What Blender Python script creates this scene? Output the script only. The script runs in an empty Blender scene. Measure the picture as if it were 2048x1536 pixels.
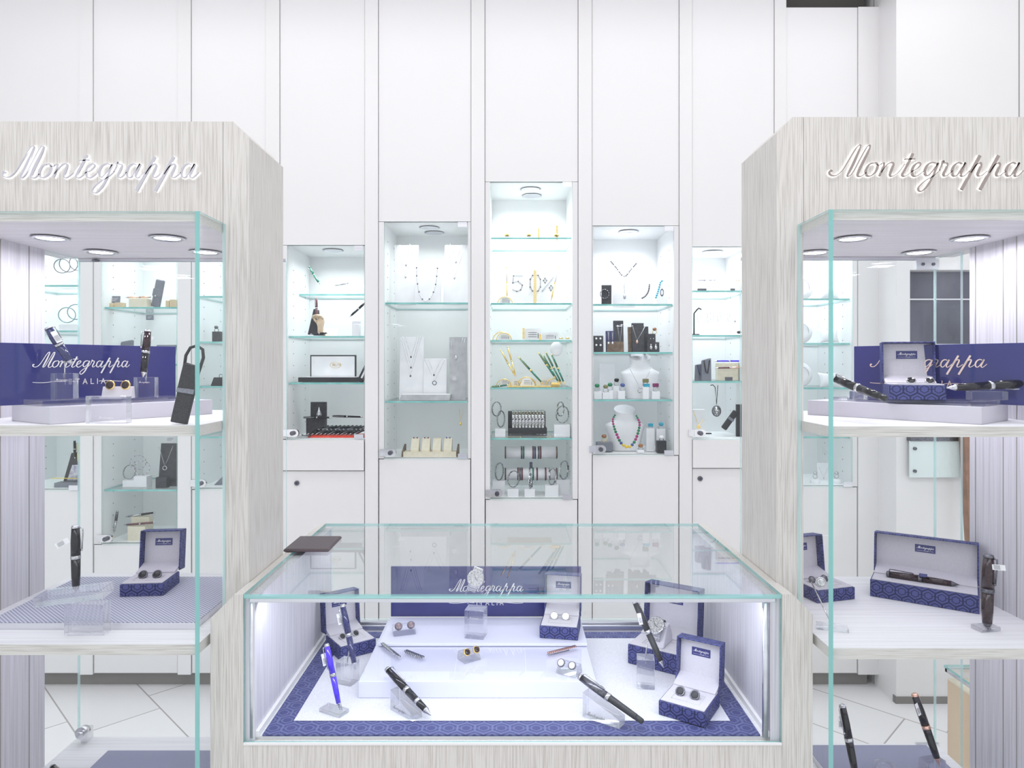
import bpy, math, random
from mathutils import Vector, Matrix
random.seed(7)
SC = bpy.context.scene
COL = SC.collection
PI = math.pi

# ---------------------------------------------------------------- camera
F = 1365.33            # focal length in pixels of the 2048x1536 frame
H = 1.45               # lens height
cam = bpy.data.cameras.new('camera'); cam.lens = 24; cam.sensor_width = 36
cam.shift_y = -38 / 2048; cam.shift_x = 4 / 2048; cam.clip_start = 0.05
camo = bpy.data.objects.new('camera', cam); COL.objects.link(camo)
camo.location = (0, 0, H); camo.rotation_euler = (PI / 2, 0, 0)
SC.camera = camo

# ---------------------------------------------------------------- world, exposure, main lights
SC.view_settings.view_transform = 'Standard'; SC.view_settings.look = 'None'
SC.view_settings.gamma = 1; SC.view_settings.use_curve_mapping = False
SC.view_settings.exposure = 0.17
SC.cycles.transparent_max_bounces = 32
SC.cycles.max_bounces = 10
SC.cycles.sample_clamp_indirect = 6
w = bpy.data.worlds.new('world'); SC.world = w; w.use_nodes = True
w.node_tree.nodes['Background'].inputs[0].default_value = (0.96, 0.97, 1.0, 1)
w.node_tree.nodes['Background'].inputs[1].default_value = 0.97

def area(name, loc, size, power, rot=(0, 0, 0), color=(1, 1, 1), sy=None, spread=None):
    l = bpy.data.lights.new(name, 'AREA'); l.energy = power; l.color = color; l.size = size
    if sy: l.shape = 'RECTANGLE'; l.size_y = sy
    if spread: l.spread = spread
    o = bpy.data.objects.new(name, l); COL.objects.link(o); o.location = loc; o.rotation_euler = rot
    return o
area('ceiling_light_wall', (0, 2.35, 3.25), 4.6, 15, sy=0.3)
area('ceiling_light_aisle', (0, 0.4, 3.25), 3.6, 22, sy=0.8)

# ---------------------------------------------------------------- helpers
def P(px, py, Y):
    return Vector(((px - 1020) * Y / F, Y, H - (py - 730) * Y / F))
def PX(px, Y): return (px - 1020) * Y / F
def PZ(py, Y): return H - (py - 730) * Y / F
def on(px, py, z):               # the point at height z seen at a pixel
    Y = (H - z) * F / (py - 730)
    return Vector(((px - 1020) * Y / F, Y, z))

class MB:
    def __init__(s): s.v = []; s.f = []; s.m = []; s.sm = []
    def add(s, vs, fs, m=0, smooth=False, M=None):
        b = len(s.v)
        for p in vs:
            p = Vector(p); s.v.append(M @ p if M else p)
        for f in fs:
            s.f.append([b + i for i in f]); s.m.append(m); s.sm.append(smooth)
        return s
    def box(s, a, b, m=0, M=None, edge=None, flat='y'):
        x0, y0, z0 = a; x1, y1, z1 = b
        if x0 > x1: x0, x1 = x1, x0
        if y0 > y1: y0, y1 = y1, y0
        if z0 > z1: z0, z1 = z1, z0
        vs = [(x0,y0,z0),(x1,y0,z0),(x1,y1,z0),(x0,y1,z0),(x0,y0,z1),(x1,y0,z1),(x1,y1,z1),(x0,y1,z1)]
        fs = [(0,3,2,1),(4,5,6,7),(0,1,5,4),(2,3,7,6),(1,2,6,5),(0,4,7,3)]
        if edge is None: return s.add(vs, fs, m, M=M)
        big = {'z': (0, 1), 'y': (2, 3), 'x': (4, 5)}[flat]
        for i, f in enumerate(fs):
            bb = len(s.v)
            s.add(vs, [f], m if i in big else edge, M=M)
        return s
    def prism(s, poly, h0, h1, axis='z', m=0, M=None):
        n = len(poly)
        def q(p, h):
            return {'z': (p[0], p[1], h), 'y': (p[0], h, p[1]), 'x': (h, p[0], p[1])}[axis]
        vs = [q(p, h0) for p in poly] + [q(p, h1) for p in poly]
        fs = [tuple(range(n))[::-1], tuple(range(n, 2 * n))] + [(i, (i + 1) % n, n + (i + 1) % n, n + i) for i in range(n)]
        ar = sum(poly[i][0] * poly[(i + 1) % n][1] - poly[(i + 1) % n][0] * poly[i][1] for i in range(n))
        if (ar < 0) != (axis == 'y'): fs = [tuple(reversed(f)) for f in fs]
        return s.add(vs, fs, m, M=M)
    def lathe(s, prof, n=20, m=0, M=None, sx=1, sy=1, smooth=True):
        vs = []; fs = []
        for z, r in prof:
            for k in range(n):
                a = 2 * PI * k / n; vs.append((r * math.cos(a) * sx, r * math.sin(a) * sy, z))
        for i in range(len(prof) - 1):
            for k in range(n):
                k2 = (k + 1) % n; fs.append((i*n+k, i*n+k2, (i+1)*n+k2, (i+1)*n+k))
        s.add(vs, fs, m, smooth, M)
        b = len(s.v) - len(vs)
        for i, rev in ((0, True), (len(prof) - 1, False)):
            if prof[i][1] > 1e-5:
                ids = [b + i * n + k for k in range(n)]
                s.f.append(ids[::-1] if rev else ids); s.m.append(m); s.sm.append(False)
        return s
    def cyl(s, A, B, r, r2=None, n=16, m=0, M=None):
        A = Vector(A); B = Vector(B); L = (B - A).length
        return s.lathe([(0, r), (L, r if r2 is None else r2)], n, m, (M or Matrix()) @ align(A, B))
    def sphere(s, c, r, n=12, m=0, M=None, sc=(1, 1, 1)):
        pr = [(-r * math.cos(PI * i / (n // 2 + 2)) * sc[2], r * math.sin(PI * i / (n // 2 + 2))) for i in range(n // 2 + 3)]
        return s.lathe(pr, n, m, (M or Matrix()) @ Matrix.Translation(Vector(c)), sc[0], sc[1])
    def tube(s, pts, r, n=8, m=0, M=None, closed=False, rs=None):
        pts = [Vector(p) for p in pts]; N = len(pts); vs = []; fs = []
        up = None
        for i, p in enumerate(pts):
            a = pts[i - 1] if (i or closed) else pts[i]; b = pts[(i + 1) % N] if (i < N - 1 or closed) else pts[i]
            t = (b - a).normalized() if (b - a).length > 1e-9 else Vector((0, 0, 1))
            if up is None: up = t.orthogonal().normalized()
            up = (up - t * up.dot(t)); up = up.normalized() if up.length > 1e-6 else t.orthogonal().normalized()
            w_ = t.cross(up); rr = rs[i] if rs else r
            for k in range(n):
                an = 2 * PI * k / n; vs.append(p + (up * math.cos(an) + w_ * math.sin(an)) * rr)
        for i in range(N if closed else N - 1):
            j = (i + 1) % N
            for k in range(n):
                k2 = (k + 1) % n; fs.append((i*n+k, i*n+k2, j*n+k2, j*n+k))
        if not closed: fs += [tuple(range(n))[::-1], tuple((N-1)*n + k for k in range(n))]
        return s.add(vs, fs, m, True, M)
    def torus(s, c, R, r, n=28, k=8, m=0, M=None, a0=0, a1=2*PI, flat=1):
        full = abs(a1 - a0 - 2 * PI) < 1e-6
        N = n if full else n + 1
        pts = [(c[0] + R * math.cos(a0 + (a1 - a0) * i / n), c[1], c[2] + R * math.sin(a0 + (a1 - a0) * i / n)) for i in range(N)]
        return s.tube(pts, r, k, m, M, closed=full)
    def build(s, name, mats, parent=None, loc=None, M=None, bevel=0, label=None, cat=None, group=None, kind=None):
        me = bpy.data.meshes.new(name)
        me.from_pydata([tuple(v) for v in s.v], [], s.f)
        if not isinstance(mats, (list, tuple)): mats = [mats]
        for t in mats: me.materials.append(t)
        uv = me.uv_layers.new(name='uv')
        for p, mi, sm in zip(me.polygons, s.m, s.sm):
            p.material_index = min(mi, len(mats) - 1); p.use_smooth = sm
            nx, ny, nz = (abs(c) for c in p.normal)
            for li in p.loop_indices:
                co = me.vertices[me.loops[li].vertex_index].co
                uv.data[li].uv = (co.x, co.y) if nz >= nx and nz >= ny else ((co.x, co.z) if ny >= nx else (co.y, co.z))
        me.update()
        o = bpy.data.objects.new(name, me); COL.objects.link(o)
        if parent is not None: o.parent = parent
        if loc is not None: o.location = loc
        if M is not None: o.matrix_local = M
        if bevel:
            b = o.modifiers.new('bevel', 'BEVEL'); b.width = bevel; b.segments = 2; b.limit_method = 'ANGLE'
        tag(o, label, cat, group, kind)
        return o

def align(A, B):                  # matrix taking +Z to the direction A->B with its origin at A
    A = Vector(A); B = Vector(B)
    return Matrix.Translation(A) @ (B - A).to_track_quat('Z', 'Y').to_matrix().to_4x4()
def tag(o, label=None, cat=None, group=None, kind=None):
    if label: o['label'] = label
    if cat: o['category'] = cat
    if group: o['group'] = group
    if kind: o['kind'] = kind
    return o
def thing(name, label, cat, loc=(0, 0, 0), rz=0, M=None, group=None):
    o = bpy.data.objects.new(name, None); COL.objects.link(o)
    o.empty_display_size = 0.02
    if M is not None: o.matrix_world = M
    else: o.location = loc; o.rotation_euler = (0, 0, rz)
    return tag(o, label, cat, group)
def copy_tree(o, parent=None):
    c = o.copy(); COL.objects.link(c); c.parent = parent
    for ch in [x for x in COL.objects if x.parent == o and x is not c]: copy_tree(ch, c)
    return c
def struct(mb, name, mat, **k): return mb.build(name, mat, kind='structure', **k)
def RZ(a): return Matrix.Rotation(a, 4, 'Z')
def RX(a): return Matrix.Rotation(a, 4, 'X')
def RY(a): return Matrix.Rotation(a, 4, 'Y')
def T(*p): return Matrix.Translation(Vector(p if len(p) == 3 else p[0]))

# ---------------------------------------------------------------- materials
def mat(name, col, rough=0.5, metal=0.0, spec=0.5, emit=None, es=1.0, coat=0, alpha=None):
    m = bpy.data.materials.new(name); m.use_nodes = True
    b = m.node_tree.nodes['Principled BSDF']
    b.inputs['Base Color'].default_value = (*col, 1); b.inputs['Roughness'].default_value = rough
    b.inputs['Metallic'].default_value = metal; b.inputs['Specular IOR Level'].default_value = spec
    b.inputs['Coat Weight'].default_value = coat
    if emit: b.inputs['Emission Color'].default_value = (*emit, 1); b.inputs['Emission Strength'].default_value = es
    return m
def N(m, t, **k):
    n = m.node_tree.nodes.new(t)
    for a, b in k.items():
        if a.startswith('i_'): n.inputs[int(a[2:])].default_value = b
        else: setattr(n, a, b)
    return n
def LK(m, a, b): m.node_tree.links.new(a, b)
def noisy(m, c1, c2, scale, stretch=(1, 1, 1), lo=0.3, hi=0.7, detail=4, bump=0, coord='Object', bd=0.001):
    b = m.node_tree.nodes['Principled BSDF']
    tc = N(m, 'ShaderNodeTexCoord'); mp = N(m, 'ShaderNodeMapping'); mp.inputs['Scale'].default_value = stretch
    nz = N(m, 'ShaderNodeTexNoise'); nz.inputs['Scale'].default_value = scale; nz.inputs['Detail'].default_value = detail
    cr = N(m, 'ShaderNodeValToRGB'); cr.color_ramp.elements[0].position = lo; cr.color_ramp.elements[1].position = hi
    cr.color_ramp.elements[0].color = (*c1, 1); cr.color_ramp.elements[1].color = (*c2, 1)
    LK(m, tc.outputs[coord], mp.inputs[0]); LK(m, mp.outputs[0], nz.inputs['Vector']); LK(m, nz.outputs[0], cr.inputs[0])
    LK(m, cr.outputs[0], b.inputs['Base Color'])
    if bump:
        bp = N(m, 'ShaderNodeBump'); bp.inputs['Strength'].default_value = bump; bp.inputs['Distance'].default_value = bd
        LK(m, nz.outputs[0], bp.inputs['Height']); LK(m, bp.outputs[0], b.inputs['Normal'])
    return m
def laminate(name, axis):
    st = {'z': (1, 1, 0.02), 'x': (0.02, 1, 1)}[axis]
    m = mat(name, (.7, .68, .64), 0.55, spec=0.3)
    return noisy(m, (.48, .455, .425), (.68, .66, .63), 560, st, 0.30, 0.56, 4, 0.25)
WOODV = laminate('pale_laminate_vertical', 'z'); WOODH = laminate('pale_laminate_horizontal', 'x')
WOODIN = noisy(mat('pale_laminate_inner', (.8, .8, .8), .5, spec=.3), (.54, .52, .57), (.68, .66, .71), 220, (1, 1, .02), .3, .6, 3)
SOFF = noisy(mat('soffit_laminate', (.7, .68, .7), .5, spec=.3), (.66, .63, .65), (.76, .73, .76), 150, (.02, 1, 1), .3, .65, 3)
SHELFT = noisy(mat('shelf_laminate', (.8, .8, .84), .5, spec=.3), (.72, .71, .73), (.82, .81, .84), 160, (.02, 1, 1), .3, .6, 3)
WHITE = noisy(mat('white_lacquer', (.85, .84, .85), .35, spec=.35), (.80, .79, .79), (.84, .83, .84), 1.2, (1, 1, 1), .3, .7, 2)
WHITEC = noisy(mat('cabinet_interior', (.86, .88, .88), .45, spec=.3), (.84, .855, .86), (.88, .89, .895), 1.5)
GROOVE = mat('groove_dark', (.33, .31, .30), .8)
GAPSHADE = mat('gap_shade', (.07, .065, .06), .8)
KICK = mat('kick_board', (.22, .21, .2), .7)  # dark grey board at the foot of the walls
CHROME = noisy(mat('chrome', (.82, .82, .84), .14, 1.0), (.74, .74, .77), (.86, .86, .88), 30)
ALU = noisy(mat('aluminium', (.76, .76, .8), .3, .9), (.68, .68, .73), (.80, .80, .84), 40, (.02, 1, 1))
GOLD = noisy(mat('gold', (.90, .66, .22), .22, 1.0), (.83, .58, .18), (.95, .74, .32), 60)
ROSE = noisy(mat('rose_gold', (.82, .52, .38), .22, 1.0), (.72, .42, .32), (.90, .62, .5), 400)
SILVER = noisy(mat('silver', (.6, .6, .62), .2, 1.0), (.40, .40, .43), (.72, .72, .74), 260)
STEELD = noisy(mat('dark_steel', (.16, .16, .18), .28, 1.0), (.10, .10, .12), (.22, .22, .25), 160)
BLACK = noisy(mat('black_resin', (.006, .006, .01), .14, spec=.5, coat=.15), (.004, .004, .008), (.009, .009, .014), 90)
BLACKM = noisy(mat('black_leather', (.03, .03, .035), .5), (.02, .02, .024), (.05, .05, .056), 500, bump=.2)
GREYL = noisy(mat('grey_leather', (.2, .21, .25), .55), (.17, .18, .22), (.25, .26, .3), 300)
NAVYR = noisy(mat('navy_resin', (.02, .025, .10), .12, coat=.5), (.015, .018, .08), (.035, .04, .15), 200)
BLUER = noisy(mat('bright_blue_lacquer', (.06, .02, .75), .18, coat=.5), (.05, .02, .68), (.08, .03, .85), 200)
BURG = noisy(mat('burgundy_resin', (.02, .007, .012), .16, coat=.2), (.008, .004, .006), (.04, .012, .02), 260)
MAROON = noisy(mat('maroon_lacquer', (.16, .05, .07), .25, coat=.3), (.12, .04, .05), (.2, .07, .09), 100)
GREENR = noisy(mat('green_lacquer', (.01, .16, .10), .2, coat=.4), (.006, .10, .065), (.02, .24, .16), 220)
RED = noisy(mat('red_tray', (.75, .06, .04), .5), (.68, .05, .03), (.8, .08, .05), 60)
YELLOW = noisy(mat('yellow_lacquer', (.85, .62, .05), .4), (.8, .55, .04), (.9, .68, .08), 60)
CREAM = noisy(mat('cream_card', (.78, .72, .58), .6), (.74, .68, .53), (.82, .76, .63), 60)
PALEW = noisy(mat('pale_wood', (.72, .58, .38), .55), (.64, .5, .32), (.78, .64, .44), 60, (1, 1, .1))
BEIGE = noisy(mat('beige_laminate', (.72, .55, .38), .5), (.66, .50, .34), (.76, .60, .43), 8, (1, 1, .2))
BROWN = noisy(mat('brown_trim', (.3, .17, .11), .5), (.24, .14, .09), (.36, .2, .14), 30)
LINING = noisy(mat('grey_suede_lining', (.62, .60, .66), .9, spec=.1), (.53, .51, .57), (.68, .66, .71), 900, lo=.3, hi=.7, bump=.15)
WPLAS = noisy(mat('white_display_leatherette', (.86, .86, .88), .5), (.80, .80, .83), (.88, .88, .9), 20)
GREYD = noisy(mat('grey_display_leatherette', (.5, .5, .52), .55), (.42, .42, .45), (.56, .56, .58), 30)
TAGW = noisy(mat('paper_tag', (.85, .85, .86), .7), (.8, .8, .82), (.88, .88, .9), 50)
INK = mat('dark_ink', (.05, .05, .08), .6)
BARK = noisy(mat('brown_display_board', (.16, .11, .08), .6), (.11, .075, .055), (.22, .15, .11), 60)
CHAR = noisy(mat('charcoal_display', (.05, .05, .06), .6), (.04, .04, .048), (.075, .075, .085), 60)
WTXT = mat('silver_print', (.85, .82, .84), .35, .3)
STRIPE = mat('dark_print', (.10, .10, .12), .6)
SKIN = noisy(mat('wooden_hand', (.72, .56, .40), .5), (.66, .5, .35), (.78, .62, .46), 60)
STONEW = mat('white_stone', (.9, .9, .9), .15, coat=.5)
TURQ = noisy(mat('turquoise_stone', (.03, .35, .5), .2, coat=.5), (.02, .28, .42), (.06, .45, .6), 90)
GREENS = mat('green_stone', (.01, .2, .08), .15, coat=.5)
PURPS = mat('purple_stone', (.22, .03, .12), .15, coat=.5)
YELS = mat('yellow_stone', (.8, .55, .03), .2, coat=.5)
BLUS = mat('blue_stone', (.06, .10, .3), .2, coat=.5)
BROWNS = mat('amber_stone', (.35, .15, .06), .2, coat=.5)
OLIVES = mat('olive_stone', (.2, .2, .08), .2, coat=.5)
LAMP = mat('lit_lamp', (1, 1, 1), emit=(1.0, .97, .98), es=6.0)
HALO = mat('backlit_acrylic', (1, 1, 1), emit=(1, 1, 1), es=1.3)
MIRL = mat('polished_sign_silver', (.60, .59, .64), .12, 1.0)
MIRR = mat('polished_sign_brown_reflection', (.38, .33, .31), .18, 1.0)  # same mirror metal as the left sign, browner reflection put into the colour
PLINTH = noisy(mat('lavender_plinth', (.62, .60, .67), .45), (.58, .56, .63), (.64, .62, .69), 6)
FROST = noisy(mat('frosted_riser', (.72, .73, .86), .25, spec=.5), (.68, .69, .84), (.75, .76, .89), 3)
TOPMAT = noisy(mat('light_blue_grey_mat', (.72, .72, .78), .9, spec=.1), (.62, .62, .69), (.78, .78, .83), 500, lo=.35, hi=.65)
BRDNAVY = noisy(mat('gloss_navy_board', (.025, .027, .14), .06, spec=.5), (.026, .028, .155), (.040, .044, .21), 2)
DARKGL = noisy(mat('dark_window_glass', (.10, .10, .14), .06, spec=.7), (.05, .05, .08), (.20, .20, .27), 3.5, (1, 1, .6), .3, .75)
FROSTG = noisy(mat('frosted_glass_panel', (.74, .84, .84), .25), (.70, .80, .80), (.78, .87, .87), 3)
TEALD = noisy(mat('glass_edge_solid', (.22, .55, .52), .2), (.16, .46, .44), (.34, .68, .64), 14)

def hexpat(name, base, line, cell=0.022, rough=.5, lw=.055, bump=True):
    m = mat(name, base, rough, spec=.35); b = m.node_tree.nodes['Principled BSDF']
    tc = N(m, 'ShaderNodeTexCoord')
    def vm(op, a, c=None, v=None):
        n = N(m, 'ShaderNodeVectorMath', operation=op); LK(m, a, n.inputs[0])
        if c is not None: LK(m, c, n.inputs[1])
        if v is not None: n.inputs[1].default_value = v
        return n.outputs['Value'] if op in ('DOT_PRODUCT', 'LENGTH') else n.outputs[0]
    def mm(op, a, c=None, v=None):
        n = N(m, 'ShaderNodeMath', operation=op); LK(m, a, n.inputs[0])
        if c is not None: LK(m, c, n.inputs[1])
        if v is not None: n.inputs[1].default_value = v
        return n.outputs[0]
    p = vm('MULTIPLY', tc.outputs['UV'], v=(1 / cell, 1 / cell, 0))
    p = vm('ADD', p, v=(100, 100 * 1.7320508, 0))
    S3 = 1.7320508
    def local(q):
        n = N(m, 'ShaderNodeVectorMath', operation='MODULO'); LK(m, q, n.inputs[0]); n.inputs[1].default_value = (1, S3, 1)
        return vm('SUBTRACT', n.outputs[0], v=(.5, S3 / 2, 0))
    a = local(p); c = local(vm('SUBTRACT', p, v=(.5, S3 / 2, 0)))
    la = vm('LENGTH', a); lc = vm('LENGTH', c); sel = mm('LESS_THAN', la, lc)
    mx = N(m, 'ShaderNodeMix', data_type='VECTOR'); LK(m, sel, mx.inputs['Factor'])
    LK(m, c, mx.inputs[4]); LK(m, a, mx.inputs[5])
    g = vm('ABSOLUTE', mx.outputs[1])
    d = mm('MAXIMUM', vm('DOT_PRODUCT', g, v=(.5, .8660254, 0)), vm('DOT_PRODUCT', g, v=(1, 0, 0)))
    e1 = mm('GREATER_THAN', d, v=.5 - lw / 1.2)
    r1 = mm('LESS_THAN', mm('ABSOLUTE', mm('SUBTRACT', d, v=.27)), v=lw / 2)
    # three spokes between the nested hexagons make the woven look
    sx = mm('LESS_THAN', vm('DOT_PRODUCT', g, v=(0, 1, 0)), v=lw / 2)
    sx = mm('MULTIPLY', sx, mm('GREATER_THAN', d, v=.27))
    e = mm('MAXIMUM', mm('MAXIMUM', e1, r1), sx)
    mc = N(m, 'ShaderNodeMix', data_type='RGBA'); LK(m, e, mc.inputs['Factor'])
    mc.inputs[6].default_value = (*base, 1); mc.inputs[7].default_value = (*line, 1)
    LK(m, mc.outputs[2], b.inputs['Base Color'])
    if bump:
        bp = N(m, 'ShaderNodeBump'); bp.inputs['Strength'].default_value = .5; bp.inputs['Distance'].default_value = .0006
        bp.invert = True; LK(m, e, bp.inputs['Height']); LK(m, bp.outputs[0], b.inputs['Normal'])
    return m
NAVYBOX = hexpat('navy_hex_leatherette', (.075, .085, .26), (.018, .022, .09), .026, lw=.075)
NAVYMAT = hexpat('navy_hex_mat', (.055, .062, .19), (.13, .145, .30), .036, lw=.07, bump=False)

def dotmat():
    m = mat('dotted_grey_mat', (.4, .4, .5), .8, spec=.2); b = m.node_tree.nodes['Principled BSDF']
    tc = N(m, 'ShaderNodeTexCoord'); mp = N(m, 'ShaderNodeMapping')
    mp.inputs['Scale'].default_value = (190, 150, 1); mp.inputs['Rotation'].default_value = (0, 0, .6)
    v = N(m, 'ShaderNodeTexVoronoi', feature='F1'); v.inputs['Randomness'].default_value = 0; v.inputs['Scale'].default_value = 1
    cr = N(m, 'ShaderNodeValToRGB'); cr.color_ramp.elements[0].position = .26; cr.color_ramp.elements[1].position = .38
    cr.color_ramp.elements[0].color = (.74, .74, .80, 1); cr.color_ramp.elements[1].color = (.30, .31, .42, 1)
    LK(m, tc.outputs['Object'], mp.inputs[0]); LK(m, mp.outputs[0], v.inputs['Vector']); LK(m, v.outputs['Distance'], cr.inputs[0])
    LK(m, cr.outputs[0], b.inputs['Base Color']); return m
DOTMAT = dotmat()

def tiles():
    m = mat('white_stone_tiles', (.82, .81, .82), .3, spec=.4); b = m.node_tree.nodes['Principled BSDF']
    tc = N(m, 'ShaderNodeTexCoord'); mp = N(m, 'ShaderNodeMapping')
    mp.inputs['Rotation'].default_value = (0, 0, PI / 4); mp.inputs['Location'].default_value = (.085, .221, 0)
    br = N(m, 'ShaderNodeTexBrick'); br.inputs['Scale'].default_value = 1; br.inputs['Brick Width'].default_value = .6
    br.inputs['Row Height'].default_value = .304; br.inputs['Mortar Size'].default_value = .003; br.offset = .25
    br.inputs['Color1'].default_value = (.84, .83, .84, 1); br.inputs['Color2'].default_value = (.79, .78, .79, 1)
    br.inputs['Mortar'].default_value = (.40, .37, .37, 1)
    LK(m, tc.outputs['Object'], mp.inputs[0]); LK(m, mp.outputs[0], br.inputs['Vector']); LK(m, br.outputs[0], b.inputs['Base Color'])
    return m
TILES = tiles()

def clearglass(name, tint=(1, 1, 1), ior=1.5, k=1.0, rough=0.0):
    m = bpy.data.materials.new(name); m.use_nodes = True; nt = m.node_tree
    for n in list(nt.nodes): nt.nodes.remove(n)
    o = N(m, 'ShaderNodeOutputMaterial'); tr = N(m, 'ShaderNodeBsdfTransparent'); gl = N(m, 'ShaderNodeBsdfGlossy')
    tr.inputs[0].default_value = (*tint, 1); gl.inputs['Roughness'].default_value = rough
    fr = N(m, 'ShaderNodeFresnel'); fr.inputs['IOR'].default_value = ior
    ge = N(m, 'ShaderNodeNewGeometry'); inv = N(m, 'ShaderNodeMath', operation='SUBTRACT'); inv.inputs[0].default_value = 1
    LK(m, ge.outputs['Backfacing'], inv.inputs[1])
    mu = N(m, 'ShaderNodeMath', operation='MULTIPLY'); LK(m, fr.outputs[0], mu.inputs[0]); LK(m, inv.outputs[0], mu.inputs[1])
    m2 = N(m, 'ShaderNodeMath', operation='MULTIPLY'); LK(m, mu.outputs[0], m2.inputs[0]); m2.inputs[1].default_value = k
    mx = N(m, 'ShaderNodeMixShader'); LK(m, m2.outputs[0], mx.inputs[0]); LK(m, tr.outputs[0], mx.inputs[1]); LK(m, gl.outputs[0], mx.inputs[2])
    LK(m, mx.outputs[0], o.inputs[0]); return m
GLASS = clearglass('clear_glass', (.985, .995, .995), k=1.2)
PANE = clearglass('coated_glass', (.985, .995, .995), k=.5)
SHELFG = clearglass('shelf_glass', (.98, .99, .99), k=1.0)
def edgeglass(name, c, k=.7):
    m = bpy.data.materials.new(name); m.use_nodes = True; nt = m.node_tree
    b = nt.nodes['Principled BSDF']; b.inputs['Base Color'].default_value = (*c, 1); b.inputs['Roughness'].default_value = .15
    o = nt.nodes['Material Output']; tr = N(m, 'ShaderNodeBsdfTransparent'); tr.inputs[0].default_value = (.6, .9, .88, 1)
    mx = N(m, 'ShaderNodeMixShader'); mx.inputs[0].default_value = k
    LK(m, tr.outputs[0], mx.inputs[1]); LK(m, b.outputs[0], mx.inputs[2]); LK(m, mx.outputs[0], o.inputs[0]); return m
GEDGE = edgeglass('green_glass_edge', (.36, .66, .64), .6)
GEDGEL = edgeglass('pale_glass_edge', (.74, .86, .87), .55)
def acrylic(name):
    m = bpy.data.materials.new(name); m.use_nodes = True; nt = m.node_tree
    for n in list(nt.nodes): nt.nodes.remove(n)
    o = N(m, 'ShaderNodeOutputMaterial'); g = N(m, 'ShaderNodeBsdfGlass'); g.inputs['IOR'].default_value = 1.49
    g.inputs['Roughness'].default_value = 0; g.inputs[0].default_value = (.985, .985, 1, 1)
    tr = N(m, 'ShaderNodeBsdfTransparent'); mx = N(m, 'ShaderNodeMixShader'); mx.inputs[0].default_value = .6
    LK(m, tr.outputs[0], mx.inputs[1]); LK(m, g.outputs[0], mx.inputs[2]); LK(m, mx.outputs[0], o.inputs[0]); return m
ACRYL = acrylic('clear_acrylic')

# ---------------------------------------------------------------- script lettering
def catmull(pts, k=5):
    out = []
    n = len(pts)
    for i in range(n - 1):
        p0 = pts[max(i-1, 0)]; p1 = pts[i]; p2 = pts[i+1]; p3 = pts[min(i+2, n-1)]
        for j in range(k):
            t = j / k
            out.append(tuple(.5 * ((2*b) + (-a + c) * t + (2*a - 5*b + 4*c - d) * t*t + (-a + 3*b - 3*c + d) * t**3) for a, b, c, d in zip(p0, p1, p2, p3)))
    out.append(pts[-1]); return out
_A = [(1540,440,8),(1515,431,9),(1485,450,13),(1470,490,15),(1480,520,10),(1505,515,8),(1535,470,7),(1560,430,9)]
_A2 = [(1562,432,15),(1540,480,15),(1530,510,12),(1540,524,8),(1560,515,6),(1590,485,5)]
_PS = [(1660,383,20),(1598,497,20),(1535,613,20)]
_PB = [(1596,500,6),(1630,450,8),(1660,432,9),(1668,445,13),(1655,480,15),(1645,505,13),(1650,521,8),(1670,518,6),(1708,488,5)]
sh = lambda q, d: [(a + d, b, c) for a, b, c in q]
STROKES = [
 [(660,490,10),(648,486,15),(640,496,14),(643,510,10),(662,520,7),(692,514,7),(730,478,7),(775,405,8),(815,340,8),(840,313,7),(850,318,9),(835,360,14),(800,440,18),(770,500,15),(762,520,9),(775,521,7),(803,488,7),(845,410,7),(890,330,7),(908,313,7),(914,322,10),(895,370,16),(855,450,19),(832,505,15),(835,523,9),(857,522,7),(888,498,6)],
 [(937,434,8),(907,445,12),(886,485,15),(892,517,11),(918,521,8),(950,495,13),(966,455,14),(957,433,9),(935,436,6)], [(955,440,5),(972,450,5),(992,440,5)],
 [(985,442,6),(1008,433,9),(1006,455,14),(992,490,15),(978,521,15)], [(988,498,6),(1028,446,7),(1060,430,9),(1072,442,13),(1058,485,16),(1050,515,11),(1066,523,7),(1108,495,5),(1150,440,5)],
 [(1205,370,17),(1175,430,17),(1142,490,16),(1133,514,12),(1146,524,8),(1172,512,5),(1198,488,5)], [(1150,408,8),(1185,407,8),(1218,405,8)],
 [(1194,492,6),(1232,472,7),(1256,444,10),(1243,431,9),(1212,452,14),(1198,495,15),(1210,521,10),(1236,519,7),(1280,485,5)],
 [(1368,440,8),(1340,430,9),(1305,445,13),(1286,485,15),(1292,515,11),(1312,515,8),(1345,478,7),(1374,435,8)],
 [(1377,432,14),(1358,480,15),(1338,525,15),(1305,585,14),(1265,624,9),(1242,616,8),(1248,590,8),(1290,552,7),(1345,520,6),(1388,480,5)],
 [(1382,486,5),(1402,445,8),(1410,420,13),(1418,432,9),(1440,438,9),(1430,470,13),(1414,503,14),(1418,521,9),(1438,516,6),(1472,486,5)],
 _A, _A2, _PS, _PB, sh(_PS, 126), sh(_PB, 126), sh(_A, 366), sh(_A2, 364)]
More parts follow.
